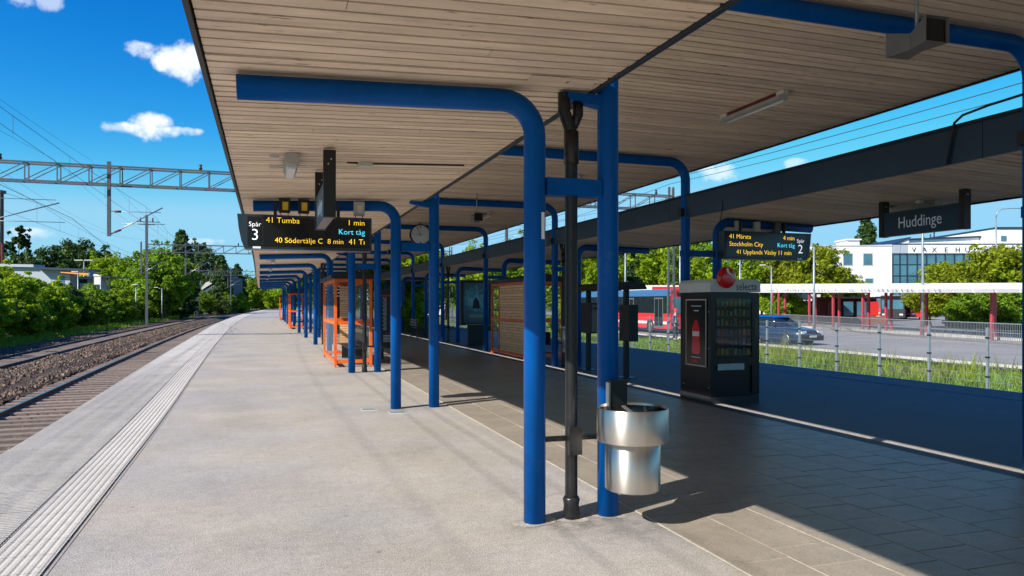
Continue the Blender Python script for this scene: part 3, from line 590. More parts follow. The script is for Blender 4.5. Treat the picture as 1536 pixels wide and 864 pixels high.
display((-.40, 11.15, 2.43), 'long departure display for track 3 under the left canopy with amber text', [
    (.39, .385, .115, 'led_amber', '41 Tumba', 'LEFT'), (1.80, .385, .115, 'led_amber', '1 min', 'RIGHT'), (1.80, .245, .115, 'led_cyan', 'Kort tåg', 'RIGHT'),
    (.51, .10, .107, 'led_amber', '40 Södertälje C', 'LEFT'), (1.25, .10, .105, 'led_amber', '8 min', 'LEFT'), (1.80, .10, .115, 'led_amber', '41 Tı', 'RIGHT')], '3')
display((7.75, 11.22, 2.45), 'departure display for track 2 under the right canopy above the vending machine', [
    (.10, .365, .115, 'led_amber', '41 Märsta', 'LEFT'), (.10, .23, .115, 'led_amber', 'Stockholm City', 'LEFT'), (.25, .09, .112, 'led_amber', '41 Upplands Väsby 11 min', 'LEFT'),
    (1.52, .365, .115, 'led_amber', '4 min', 'RIGHT'), (1.52, .23, .115, 'led_cyan', 'Kort tåg', 'RIGHT')], '2', True)
for k, (x, lab) in enumerate(((8.15, 'left pale cable box on the beam above the right display'), (8.55, 'right pale cable box on the beam above the right display'), (9.0, 'yellowish plate on the beam above the right display'))):
    t = thing('cable_box', lab, 'cable box', (x, 11.4, 3.08), 0, 'boxes above the right display'); ob('body', B().box(-.06, .06, -.06, .0, -.12, .07), 'cream_white' if k < 2 else 'housing_grey', t); ob('cable_loop', B().tube([(-.03, -.03, -.12), (-.02, -.03, -.19), (.02, -.03, -.2), (.03, -.03, -.12)], .006, 6), 'edge_black', t)
# ---------------------------------------------------------------- station name signs (parallel to the track)
def name_sign(x, ya, yb, z0, label, face=True):
    T = thing('name_sign', label, 'station sign', (x, ya, z0), 0, 'station name signs'); Ln = yb-ya
    ob('panel', B().box(-.05, .05, .06, Ln-.06, 0, .35), 'sign_navy', T); ob('panel_rim', B().box(-.056, -.05, .06, Ln-.06, .33, .352), 'slate_metal', T)
    zc = (3.2 if x > 5 else 3.19)-z0
    for y in (0, Ln-.08): h = ob('hanger', B().box(-.06, .06, y, y+.08, -.005, zc), 'edge_black', T); ob('bolts', B().box(-.02, -.008, y-.005, y, .52 if zc > .6 else zc-.1, .535 if zc > .6 else zc-.085).box(.008, .02, y-.005, y, zc-.1, zc-.085), 'steel', h)
    text('Huddinge', .235, 'letter_white', T, (-.0515, Ln*.50, .105), (math.pi/2, 0, -math.pi/2), align='CENTER', sx=.82)
    return T
name_sign(8.88, 7.36, 8.80, 2.65, 'dark blue station name sign reading Huddinge under the right canopy')
name_sign(.60, 7.55, 8.95, 2.52, 'station name sign seen almost edge-on above the left departure display')
# ---------------------------------------------------------------- stainless litter bin
T = thing('litter_bin', 'stainless steel round litter bin fixed to the nearest blue post', 'litter bin', (2.55, 4.83, 0))
ob('body', B().lathe([(.0, .29), (.195, .29), (.202, .30), (.202, .70), (.197, .70), (.19, .34), (0, .34)], n=48), 'steel', T)
ob('collar_ring', B().lathe([(.205, .645), (.258, .645), (.262, .65), (.262, .885), (.258, .89), (.253, .885), (.253, .65), (.205, .65)], n=48), 'steel', T)
ob('liner', B().lathe([(.0, .66), (.19, .665), (.245, .80), (.249, .87)], n=36), 'screen_black', T)
ob('back_plate', B().box(-.085, .06, .20, .235, .80, 1.04).box(-.085, .06, .19, .24, 1.04, 1.065), 'black_paint', T); ob('plate_edge', B().box(-.10, -.086, .19, .24, .78, 1.05), 'steel', T)
ob('bag_clip', B().bar((.02, .19, .87), (.06, -.0, .80), .03, .008), 'steel_dull', T); ob('post_clamp', B().box(-.06, .02, .24, .30, .6, .66).box(-.06, .02, .24, .30, .85, .9), 'steel_dull', T)
# ---------------------------------------------------------------- vending machine
V0 = thing('vending_machine', 'black drinks and snack vending machine with white top and red disc', 'vending machine', (6.85, 10.3, 0)); W_, D_ = .94, .92
M('machine_black', (.005, .005, .006), rough=.3, var=.15, spec=.4); ob('body', B().box(.01, W_-.01, .02, D_, .13, 1.83), 'machine_black', V0); ob('plinth', B().box(0, W_, -.005, D_, 0, .125), 'edge_black', V0)
ob('front_rim', B().box(0, W_, -.012, .0195, .135, .16).box(0, .09, -.012, .0195, .16, 1.82).box(W_-.14, W_, -.012, .0195, .16, 1.82).box(.09, W_-.14, -.012, .0195, .62, .76).box(.09, W_-.14, -.012, .0195, 1.74, 1.82), 'machine_black', V0)
ob('cap', B().prism([(-.02, 1.835), (-.02, 1.99), (.04, 2.045), (W_-.04, 2.045), (W_+.01, 2.0), (W_+.01, 1.835)], 'y', -.03, D_+.01), 'cream_white', V0)
cav = ob('cabinet_window', B().box(.10, W_-.15, -.004, .0, .765, 1.735), 'vend_glass', V0)
# goods behind the glass
gb = B(); gb.box(.10, W_-.15, .0, .012, .765, 1.735); ob('back_panel', gb, 'window_dark', V0)
for r in range(6):
    zz = .80+.16*r; ob('shelf', B().box(.11, W_-.16, -.0035, -.001, zz, zz+.006), 'steel_dull', V0)
cm = ['red_gloss', 'yellow_lamp', 'led_dim', 'leaf_mid', 'orange_trim', 'bus_blue', 'lamp_grey']
M('led_dim', (.1, .3, .25), rough=.4)
for r in range(6):
    for k in range(8):
        x = .125+.083*k; ob('snack_pack', B().box(x, x+.05, -.003, -.0008, .808+.16*r, .808+.16*r+random.uniform(.07, .12)), random.choice(cm), V0)
ob('delivery_flap', B().box(.13, W_-.30, -.018, -.0125, .555, .66), 'steel_dull', V0)
ob('selection_panel', B().box(W_-.10, W_-.03, -.018, -.0125, 1.1, 1.4), 'screen_black', V0)
pn = ob('side_poster', B().box(-.006, .0095, .12, .70, .62, 1.70), 'screen_black', V0)
ob('poster_frame', B().box(-.012, .0, .10, .12, .60, 1.72).box(-.012, .0, .70, .72, .60, 1.72).box(-.012, .0, .12, .70, 1.70, 1.72).box(-.012, .0, .12, .70, .60, .62), 'steel', pn)
bt = B(); prof = [(.035, 1.36), (.035, 1.40), (.05, 1.34), (.11, 1.22), (.12, 1.12), (.10, 1.04), (.12, .96), (.12, .84), (.10, .80)]
bt.prism([(.41-p[0], p[1]) for p in prof]+[(.41+p[0], p[1]) for p in prof[::-1]], 'x', -.009, -.006); ob('bottle_print', bt, 'red_gloss', pn)
ob('bottle_label', B().box(-.0105, -.009, .31, .51, 1.10, 1.18), 'cream_white', pn); ob('caption_print', B().box(-.009, -.0065, .25, .55, 1.60, 1.61).box(-.009, -.0065, .33, .47, 1.52, 1.535).box(-.009, -.0065, .28, .55, .74, .75), 'letter_white', pn); ob('logo_print', B().box(-.009, -.0065, .36, .55, .655, .70), 'red_paint', pn)
dsk = ob('brand_disc', B(), 'red_gloss', V0, (.27, -.05, 2.07)); dsk.data = (lambda bb: bb.mesh('brand_disc', 'red_gloss'))(B().tube([(0, .02, 0), (0, .0, 0), (0, -.012, 0), (0, -.03, 0), (0, -.042, 0), (0, -.046, 0)], [.17, .175, .172, .15, .09, .01], 40))
sw = [(-.01, .15), (.01, .08), (.07, .045), (.10, .0), (.075, -.04)]; bb = B()
bb.tube([(x*1.0, -.047-.0, z) for x, z in sw], [.02, .018, .014, .01, .003], 6); ob('swirl', bb, 'letter_white', dsk)
text('selecta', .185, 'letter_black', V0, (.47, -.0315, 1.865), sx=.80)
ob('rivets', B().box(-.0, .008, .04, .06, .26, .28).box(.0, .008, .04, .06, .9, .92).box(.0, .008, .04, .06, 1.5, 1.52).box(.0, .008, .8, .82, .26, .28), 'steel', V0)
# ---------------------------------------------------------------- orange shelters
def shelter(loc, wx, ly, label, group='orange framed platform shelters', wood_front=False):
    T = thing('platform_shelter', label, 'shelter', loc, 0, group); H = 2.28; p = .07
    xs = [0, wx]; ysn = [0, ly]
    for x in xs:
        for y in ysn: ob('post', B().box(x-p/2, x+p/2, y-p/2, y+p/2, .03, H).box(x-.015, x+.015, y-.015, y+.015, 0, .03), 'orange_paint', T)
    for z, h in ((.10, .09), (1.10, .09), (H-.08, .085)):
        for x in xs:
            for i in range(len(ysn)-1): ob('rail', B().box(x-.025, x+.025, ysn[i]+p/2+.001, ysn[i+1]-p/2-.001, z, z+h), 'orange_paint', T)
        for y in (0, ly): ob('rail', B().box(p/2+.001, wx-p/2-.001, y-.025, y+.025, z, z+h), 'orange_paint', T)
    for i in range(len(ysn)-1):
        for x in xs:
            for (a, c) in ((.20, 1.09), (1.20, H-.09)): ob('glass_pane', B().box(x-.004, x+.004, ysn[i]+p/2, ysn[i+1]-p/2, a, c), 'pane_glass', T)
    ob('roof', B().prism([(-.12, H+.002), (wx+.12, H+.002), (wx+.12, H+.10), (wx*.5, H+.22), (-.12, H+.10)], 'y', -.2, ly+.2), 'edge_black', T)
    return T
def slats(T, x0, x1, y, z0, z1, axis='x', n=24):
    h = (z1-z0)/n
    m = (B().box(0, x1-x0, -.012, .012, 0, h*.88) if axis == 'x' else B().box(-.012, .012, 0, x1-x0, 0, h*.88)).mesh('slat', 'slat_wood')
    ob('slat_backing', B().box(x0, x1, y+.014, y+.03, z0, z1) if axis == 'x' else B().box(y+.014, y+.03, x0, x1, z0, z1), 'dark_red', T)
    for k in range(n): link('slat', m, T, ((x0, y, z0+h*k) if axis == 'x' else (y, x0, z0+h*k)))
S1 = shelter((1.68, 19.35, 0), .90, 3.75, 'nearest orange framed glass shelter by the third blue post pair')
slats(S1, .45, .86, 3.66, 1.2, 2.18, 'x', 14); slats(S1, .45, .86, 3.66, .25, 1.08, 'x', 12)
ob('bench', B().box(.40, .85, .5, 3.2, .42, .46).box(.8, .84, .5, 3.2, .46, .8).box(.45, .8, .6, .66, 0.02, .42).box(.45, .8, 3.0, 3.06, .02, .42), 'edge_black', S1)
S2 = shelter((6.98, 19.7, 0), 1.15, 3.2, 'orange shelter with horizontal wooden slats at the right of the platform')
slats(S2, .06, 2.35, 0.0, .17, 2.2, 'y', 24)
ob('slat_stile', B().box(-.03, .03, 2.36, 2.42, .192, 2.195), 'orange_paint', S2)
ob('bench', B().box(.5, .95, .4, 2.8, .42, .46).box(.9, .94, .4, 2.8, .46, .8), 'edge_black', S2)
for k, y in enumerate((48.7, 74.6)):
    S = shelter((1.66+c_(y), y, 0), .9, 3.8 if k == 0 else 3.6, ('middle orange shelter standing far back along the left post row', 'farthest orange shelter at the end of the left post row')[k])
    ob('bench', B().box(.40, .85, .5, 3.2, .42, .46), 'edge_black', S)
S = shelter((7.05+c_(46), 46, 0), 1.1, 3.2, 'distant orange shelter on the right row, behind the advert stand')
# ---------------------------------------------------------------- advert stand, info stand, timetable etc.
A = thing('advert_stand', 'black illuminated-style advert stand with a dark teal poster', 'advert stand', (7.12, 27.5, 0))
ob('case', B().box(0, 1.22, 0, .22, .80, 2.55), 'edge_black', A)
def poster_mat():
    m = bpy.data.materials.new('teal_poster'); m.use_nodes = True; t = m.node_tree; n = t.nodes; l = t.links; p = n['Principled BSDF']; p.inputs['Roughness'].default_value = .25
    tc = n.new('ShaderNodeTexCoord'); mp = n.new('ShaderNodeMapping'); mp.inputs['Location'].default_value = (-.61, 0, -1.75); l.new(tc.outputs['Object'], mp.inputs['Vector'])
    gr = n.new('ShaderNodeTexGradient'); gr.gradient_type = 'SPHERICAL'; l.new(mp.outputs[0], gr.inputs['Vector'])
    nz = n.new('ShaderNodeTexNoise'); nz.inputs['Scale'].default_value = 4; nz.inputs['Detail'].default_value = 4; nz.inputs['Distortion'].default_value = 1.2; l.new(mp.outputs[0], nz.inputs['Vector'])
    mm = n.new('ShaderNodeMath'); mm.operation = 'MULTIPLY'; l.new(gr.outputs['Fac'], mm.inputs[0]); l.new(nz.outputs['Fac'], mm.inputs[1])
    cr = n.new('ShaderNodeValToRGB'); e = cr.color_ramp.elements; e[0].color = (.006, .02, .03, 1); e[1].color = (.10, .45, .6, 1); e[1].position = .5; cr.color_ramp.elements.new(.22).color = (.015, .10, .16, 1)
    l.new(mm.outputs[0], cr.inputs[0]); l.new(cr.outputs[0], p.inputs['Base Color']); MATS['teal_poster'] = m
poster_mat()
ob('poster', B().box(.10, 1.12, -.006, -.001, .90, 2.45), 'teal_poster', A)
ob('poster_rock', B().prism([(.45, 1.45), (.50, 1.75), (.60, 1.9), (.72, 1.72), (.78, 1.45)], 'y', -.009, -.0065), 'edge_black', A); ob('poster_beam', B().box(.60, .625, -.009, -.0065, 2.0, 2.4).prism([(.2, 2.2), (.23, 2.2), (.45, 1.5), (.42, 1.5)], 'y', -.009, -.0065), 'window_blue', A)
ob('poster_block', B().box(.35, .9, -.009, -.0065, 1.1, 1.22), 'window_blue', A); ob('base', B().box(.30, .98, .02, .2, 0, .80), 'edge_black', A); ob('sill', B().box(.2, 1.15, -.03, .0, .82, .835), 'steel_dull', A)
I = thing('info_stand', 'black notice stand on two posts with an arched roof behind the bin post', 'notice board', (7.55, 14.6, 0))
for y in (0, 2.0): ob('post', B().box(-.05, .05, y-.05, y+.05, 0, 2.0), 'edge_black', I)
ob('roof', B().prism([(-.36, 1.96), (-.3, 2.08), (-.15, 2.12), (.15, 2.12), (.3, 2.08), (.36, 1.96)], 'y', -.3, 2.3), 'edge_black', I)
ob('board_case', B().box(-.11, .11, -.35, .12, .82, 1.62), 'edge_black', I); ob('glass_case', B().box(-.12, .12, 1.60, 2.22, .92, 1.66), 'edge_black', I)
ob('notice_sheet', B().box(-.10, .10, 1.594, 1.599, .96, 1.62), 'housing_grey', I); ob('crossbar', B().box(-.02, .02, .05, 1.6, 1.5, 1.56), 'edge_black', I); ob('foot_plate', B().box(-.16, .16, -.2, .2, .0, .02).box(-.16, .16, 1.8, 2.2, .0, .02), 'slate_metal', I)
LB = thing('litter_bin', 'grey steel litter bin beside the arched notice stand', 'litter bin', (7.35, 17.4, 0)); ob('body', B().lathe([(0, .4), (.17, .4), (.17, 1.05), (.14, 1.06), (.14, .6), (0, .6)], n=24), 'steel_dull', LB); ob('rim', B().lathe([(.172, .98), (.18, .98), (.18, 1.06), (.172, 1.06), (.172, .98)], n=24), 'steel', LB); ob('bracket', B().box(.17, .25, -.04, .04, .6, .9), 'edge_black', LB)
P = thing('timetable_stand', 'dark timetable stand with a red line behind the second post pair', 'timetable', (3.2, 22.0, 0))
ob('case', B().box(0, .62, 0, .12, .30, 2.1), 'case_grey', P); ob('sheet', B().box(.04, .58, -.006, -.001, .45, 2.0), 'slate_metal', P); ob('red_line', B().box(.03, .59, -.010, -.0065, 1.86, 1.90).box(.2, .59, -.010, -.0065, .74, .77), 'red_paint', P)
rows = B()
for k in range(26):
    z = 1.80-.038*k; rows.box(.08+.02*(k % 3), .2, -.009, -.0065, z, z+.012); rows.box(.32, .4+.04*(k % 4), -.009, -.0065, z, z+.012)
for r in range(5): rows.box(.1, .5, -.009, -.0065, .50+.045*r, .52+.045*r)
tag(ob('print_rows', rows, 'letter_white', P), kind='stuff'); ob('leg', B().box(.05, .12, .02, .1, 0, .3), 'edge_black', P); ob('leg', B().box(.5, .57, .02, .1, 0, .3), 'edge_black', P)
Q = thing('information_totem', 'tall black information board with white text rows behind the orange shelter', 'information board', (2.55, 32.6, 0))
ob('panel', B().box(-.35, .75, 0, .2, .9, 2.95), 'edge_black', Q); ob('leg', B().box(-.3, -.2, .05, .15, 0, .9), 'edge_black', Q); ob('leg', B().box(.6, .7, .05, .15, 0, .9), 'edge_black', Q)
rw = B()
for r in range(5):
    x = -.28
    while x < .6: l_ = random.uniform(.05, .16); rw.box(x, x+l_, -.006, -.001, 2.5-.14*r, 2.55-.14*r); x += l_+.03
tag(ob('print_rows', rw, 'letter_white', Q), kind='stuff')
BN = thing('platform_bench', 'dark slatted bench in the right post row far back', 'bench', (6.9, 34.6, 0)); BN.rotation_euler = (0, 0, math.radians(90))
for k in range(4): ob('seat_slat', B().box(0, 1.8, -.05-.12*k, .05-.12*k, .44, .47), 'slate_metal', BN)
for k in range(3): ob('back_slat', B().box(0, 1.8, .08, .11, .55+.13*k, .64+.13*k), 'slate_metal', BN)
for x in (.1, 1.65): ob('leg', B().box(x, x+.05, -.42, .11, 0, .44).box(x, x+.05, .075, .115, .44, .92), 'edge_black', BN)
# hooked sign seen against the third right frame
# ---------------------------------------------------------------- mesh fence on the right
XF = 17.5; PW = 1.745
FN = thing('mesh_fence', 'galvanised wire mesh fence between the hidden track and the grass verge', 'fence')
pm = B().box(-.03, .03, -.03, .03, -1.02, 1.03); post_me = pm.mesh('post', 'galv'); clm = B()
for z in (.75, .25, -.25, -.7): clm.box(-.042, .042, -.042, .042, z, z+.04)
clm = clm.mesh('clamps', 'edge_black')
wp = B(); wr = .0022
for k in range(1, 35): y = k*PW/35; wp.add([(-wr, y-wr, -.92), (wr, y, -.92), (-wr, y+wr, -.92), (-wr, y-wr, .98), (wr, y, .98), (-wr, y+wr, .98)], [(0, 1, 4, 3), (1, 2, 5, 4), (2, 0, 3, 5)])
for k in range(11): z = .97-k*.19; wp.box(-.006, .006, .03, PW-.03, z-.003, z+.003)
wire_me = wp.mesh('mesh_panel', 'galv')
for k in range(-2, 34):
    y = 13.94+k*PW; q = link('post', post_me, FN, (XF, y, 0)); link('post_clamp', clm, q); tag(link('mesh_panel', wire_me, FN, (XF, y, 0)), kind='stuff')
# ---------------------------------------------------------------- vegetation
def leaf_mesh(name, clusters, m, size, squash=.55):
    """clusters: list of (centre, radius, count); every leaf is a small folded quad"""
    C = np.concatenate([np.tile(np.array(c, float), (n, 1)) for c, r, n in clusters]); Rr = np.concatenate([np.full(n, r) for c, r, n in clusters]); n = len(C)
    d = rng.normal(size=(n, 3)); d /= np.linalg.norm(d, axis=1)[:, None]; rad = Rr*rng.random(n)**.42
    P = C+d*rad[:, None]*np.array([1, 1, .8])
    nrm = d*.7+rng.normal(size=(n, 3))*.6+np.array([-.1, 0, .75]); nrm /= np.linalg.norm(nrm, axis=1)[:, None]
    a = np.cross(nrm, rng.normal(size=(n, 3))); a /= np.linalg.norm(a, axis=1)[:, None]; b = np.cross(nrm, a)
    s = size*(.6+.8*rng.random(n))[:, None]
    V = np.stack([P-a*s, P-b*s*squash, P+a*s-nrm*s*.25, P+b*s*squash], 1).reshape(-1, 3)
    me = bpy.data.meshes.new(name); me.vertices.add(4*n); me.vertices.foreach_set('co', V.ravel())
    me.loops.add(4*n); me.loops.foreach_set('vertex_index', np.arange(4*n)); me.polygons.add(n)
    me.polygons.foreach_set('loop_start', np.arange(n)*4); me.polygons.foreach_set('loop_total', np.full(n, 4)); me.materials.append(MATS[m]); me.update(calc_edges=True); return me
def crown_clusters(h0, h1, rad, ncl, per, shape='round', lean=0.0):
    cl = []
    for i in range(ncl):
        while True:
            p = rng.uniform(-1, 1, 3)
            q = np.linalg.norm(p)
            if .35 < q < 1: break
        z = (p[2]+1)/2
        if shape == 'cone': k = (1-z)**.8*1.0+.06
        elif shape == 'column': k = .75+.25*math.sin(z*3.1)
        elif shape == 'bush': k = 1.0 if z < .55 else 1.35-z*.7
        else: k = 1
        cr = rad*(.16+.16*rng.random())*(.6+.4*k)
        cl.append(((p[0]*rad*k*.9, p[1]*rad*k*.9, h0+z*(h1-h0)), cr, int(per*(.6+.8*rng.random()))))
        if i % 2 == 0: e = (1.02+.2*rng.random()) if shape != 'cone' else 1.0; cl.append(((p[0]/q*rad*k*e*.98, p[1]/q*rad*k*e*.98, h0+z*(h1-h0)*e), cr*.45, int(per*.28)))
    return cl
def limb_mesh(h, r, nb, spread, b=None, top=.85):
    b = b or B(); P = [(0, 0, 0), (.06*h*.2, .02*h, h*.3), (-.02*h, .01*h, h*.6), (0, 0, h*top)]
    b.tube(P, [r, r*.75, r*.5, r*.12], 8)
    for i in range(nb):
        z = h*(.28+.5*i/nb); a = i*2.4+random.random(); l_ = spread*(.6+.5*random.random()); x, y = math.cos(a), math.sin(a)
        b.tube([(0, 0, z), (x*l_*.5, y*l_*.5, z+l_*.35), (x*l_, y*l_, z+l_*.8)], [r*.4, r*.22, r*.05], 6)
    return b
PROT = {}
def proto(key, m, h0, h1, rad, ncl, per, size, shape='round', trunk=.2, nb=7):
    PROT[key] = (leaf_mesh('crown', crown_clusters(h0, h1, rad, ncl, per, shape), m, size), limb_mesh(h1*.92, trunk, nb, rad*.6).mesh('trunk', 'bark'))
proto('ba', 'leaf_bright', .15, 4.2, 2.4, 75, 170, .12, 'bush', .06); proto('bb', 'leaf_mid', .1, 4.0, 2.5, 80, 170, .12, 'bush', .06); proto('bc', 'leaf_bright', .1, 3.3, 2.2, 62, 170, .12, 'bush', .05); proto('bg', 'leaf_grey', .1, 3.6, 2.2, 100, 110, .13, 'bush', .05)
proto('ta', 'leaf_mid', 2.0, 11, 4.6, 130, 95, .26, 'round', .26, 9); proto('tb', 'leaf_olive', 1.9, 7.2, 3.4, 120, 85, .17, 'round', .17, 9); proto('tc', 'leaf_dark', .8, 14, 3.4, 150, 85, .28, 'cone', .24, 12)
proto('td', 'leaf_dark', 3.5, 13, 4.2, 95, 85, .28, 'round', .26, 10); proto('te', 'leaf_bright', 1.8, 9, 4.0, 120, 95, .2, 'round', .2, 9); proto('tp', 'leaf_dark', 6.5, 12, 3.0, 44, 80, .25, 'round', .18, 8); proto('tcol', 'leaf_dark', 1.0, 11, 1.1, 60, 70, .22, 'column', .15, 4)
def plant(key, loc, scale, label, cat='tree', group=None, name=None, sz=None):
    T = thing(name or ('shrub' if cat == 'shrub' else 'tree'), label, cat, loc, random.uniform(0, 6.28), group); T.scale = (scale, scale, sz or scale)
    cr, tr = PROT[key]; link('trunk' if cat != 'shrub' else 'stem', tr, T); link('crown' if cat != 'shrub' else 'foliage', cr, T); return T
ordw = ['first', 'second', 'third', 'fourth', 'fifth', 'sixth', 'seventh', 'eighth', 'ninth', 'tenth', 'eleventh', 'twelfth', 'thirteenth', 'fourteenth', 'fifteenth', 'sixteenth', 'seventeenth', 'eighteenth', 'nineteenth', 'twentieth']+['twenty-'+q_ for q_ in ('first', 'second', 'third', 'fourth', 'fifth', 'sixth', 'seventh', 'eighth', 'ninth')]+['thirtieth']+['thirty-'+q_ for q_ in ('first', 'second', 'third', 'fourth', 'fifth', 'sixth', 'seventh', 'eighth', 'ninth')]
# shrub row along the far track
y = 36.0; n = 0
while y < 215:
    x = -18.9+o_(y)+random.uniform(-.5, .3); key = 'ba' if n in (0, 2, 5, 9) else ('bg' if n in (12,) else random.choice(['ba', 'bb', 'bc']))
    sc = random.uniform(1.08, 1.36)*(1.12 if y < 60 else .98)
    plant(key, (x, y, -1.0), sc, ('%s bushy green shrub from the left picture edge beside the far track' % ordw[n]) if n < 39 else 'distant green shrub in the row beside the far track', 'shrub', 'shrubs beside the far track')
    if n % 2 == 0: plant(random.choice(['bb', 'ba', 'bc']), (x+2.9, y+1.5, -1.0), sc*.68, ('low shrub in front of the %s tall shrub of the trackside row' % ordw[n]) if n < 39 else 'distant low shrub in front of the trackside row', 'shrub', 'shrubs beside the far track')
    y += 3.3+y*.022; n += 1
# trees on the left horizon: (column, depth, kind, scale, label)
LT = [(-20, 150, 'td', 1.1, 'dark tree at the left picture edge behind the pale building'), (30, 165, 'tcol', 1.75, 'narrow pointed dark tree rising above the pale station building'), (62, 150, 'td', .95, 'broad dark tree behind the left end of the pale building'), (88, 160, 'ta', 1.0, 'rounded mid green tree behind the pale building roof'),
      (112, 170, 'tc', 1.1, 'pointed spruce behind the pale building, near its middle'), (128, 150, 'td', 1.05, 'wide dark pine behind the orange-trimmed roof'), (150, 175, 'td', 1.0, 'dark tree behind the roof lamps'), (170, 140, 'te', 1.15, 'lighter tree standing left of the tall catenary mast'), (190, 180, 'tc', .8, 'small spruce left of the catenary mast'), (205, 190, 'tc', .75, 'slender spruce just left of the catenary mast'),
      (222, 120, 'ta', .92, 'green tree right behind the tall catenary mast'), (246, 112, 'ta', .88, 'full green tree right of the catenary mast'), (272, 120, 'tc', .98, 'dark pointed spruce in the middle of the left tree line'), (292, 190, 'tp', 1.35, 'thin-crowned pine behind the second gantry'), (312, 180, 'td', 1.05, 'dark pine behind the small slate house'), (332, 175, 'tc', .95, 'spruce behind the slate house gable'),
      (356, 200, 'tc', .9, 'lone small spruce seen left of the canopy edge'), (374, 210, 'te', .9, 'light green tree at the canopy edge'), (345, 230, 'td', .8, 'far dark tree beyond the slate house')]
for px, t, k, s, lab in LT: plant(k, at(px, t, -1.2), s*1.12, lab, group='trees on the left horizon')
fw = []
for i in range(420):
    px = random.uniform(-60, 470); t = random.uniform(235, 300); p = at(px, t, 0); hgt = 11+3.5*math.sin(px*.045)+2*math.sin(px*.13+1)
    fw.append(((p.x, p.y, random.uniform(.5, hgt)), random.uniform(1.6, 3.2), 130))
tag(link('far_wood', leaf_mesh('far_wood', fw, 'leaf_dark', .42)), 'dark distant wood closing the left horizon', 'wood', kind='stuff')
fw = []
for i in range(420):
    px = random.uniform(560, 1200) if i % 2 else random.uniform(1600, 2600); t = random.uniform(170, 210); p = at(px, t, 0); fw.append(((p.x, p.y, random.uniform(.3, 9+1.5*math.sin(px*.05))), random.uniform(1.4, 2.6), 130))
tag(link('far_wood', leaf_mesh('far_wood', fw, 'leaf_mid', .36)), 'distant green wood behind the town side buildings', 'wood', kind='stuff')
LT += [(8, 140, 'ta', .8, 'low tree left of the pale building roof end'), (50, 155, 'ta', .95, 'mid green tree behind the roof slab'), (104, 165, 'td', 1.15, 'tall dark pine behind the lamp with two heads'), (160, 190, 'tc', 1.05, 'spruce behind the white board post'), (184, 160, 'ta', .75, 'low rounded tree between the mast and the board post')]
for px, t, k, s, lab in LT[-5:]: plant(k, at(px, t, -1.2), s*1.1, lab, group='trees on the left horizon')
# foliage closing the end of the tracks
ET = [(385, 235, 'ta', 1.0, 'leafy tree beyond the bend of the tracks'), (398, 250, 'te', 1.05, 'bright tree beyond the end of the platform'), (412, 225, 'te', .85, 'bright green tree closing the view under the left canopy'), (425, 215, 'te', .9, 'second bright tree under the left canopy at its far end'), (436, 240, 'ta', 1.0, 'dark green tree behind the far posts'), (368, 215, 'td', .85, 'dark bush-like tree where the tracks curve away'), (350, 200, 'ba', 1.7, 'low bright tree left of the curving tracks')]
for px, t, k, s, lab in ET: plant(k, at(px, t, -1.3), s, lab, group='trees beyond the platform end')
for k, px in enumerate((302, 322, 342, 357)):
    plant(['bb', 'bg', 'bb', 'ba'][k], at(px, 158+8*k, -1.0), 1.25, ['wide shrub before the slate house', 'grey-green shrub before the slate house', 'dark shrub right of the slate house', 'bright shrub near the far track bend'][k], 'shrub', 'shrubs by the slate house')
# trees on the right, seen between posts and behind the bus shelter
RT = [(505, 70, 'te', .8, 'tree glimpsed behind the first orange shelter'), (606, 52, 'te', .75, 'bright tree left of the far bench between posts'), (628, 60, 'te', .62, 'green tree right behind the far bench'), (668, 95, 'tb', 1.2, 'olive tree behind the advert stand'), (702, 110, 'te', 1.15, 'green tree above the advert stand'),
      (722, 62, 'te', .62, 'small green tree left of the slatted shelter'), (752, 120, 'te', 1.1, 'tree above the slatted shelter roof'), (795, 110, 'ta', 1.05, 'green tree behind the slatted shelter'), (835, 95, 'te', 1.0, 'tree behind the nearest blue post'), (880, 70, 'te', .95, 'bright green tree just behind the arched notice stand'),
      (932, 92, 'tc', .92, 'dark blue-green conifer behind the notice stand'), (962, 115, 'td', 1.15, 'dark round tree left of the lattice mast'), (1000, 110, 'te', 1.35, 'large light green tree behind the lattice mast'), (1042, 125, 'ta', 1.2, 'green tree behind the right blue post'), (1100, 95, 'te', .95, 'pale green tree over the vending machine'), (1142, 100, 'te', .92, 'green tree right of the vending machine'), (1176, 98, 'tb', 1.35, 'olive tree behind the left end of the bus shelter'),
      (1222, 92, 'tb', 1.30, 'yellow-green tree in front of the white building'), (1262, 96, 'tb', .85, 'smaller yellow-green tree beside the white building'), (1420, 60, 'tb', .76, 'forked tree in front of the glass facade'), (1396, 63, 'tb', .56, 'low olive tree under the lettered facade'), (1468, 56, 'tb', .74, 'dense olive tree covering the end of the lettering'),
      (1508, 52, 'tb', .86, 'big olive tree at the right picture edge'), (1552, 50, 'te', .55, 'green tree cut by the right picture edge'), (1300, 160, 'tc', 1.55, 'dark conifer rising behind the white building roof'), (1318, 175, 'tp', 1.3, 'low dark tree behind the white building roof')]
for px, t, k, s, lab in RT: plant(k, at(px, t, -.5), s, lab, group='trees on the town side')
for px, t, k, s, lab in ((1640, 58, 'te', .9, 'green tree just outside the right picture edge'), (1740, 62, 'ta', .8, 'tree further right beyond the bus shelter'), (1860, 60, 'te', .9, 'tree at the far right of the verge'), (2050, 70, 'tb', 1.1, 'olive tree far right along the road')): plant(k, at(px, t, -.5), s, lab, group='trees on the town side')
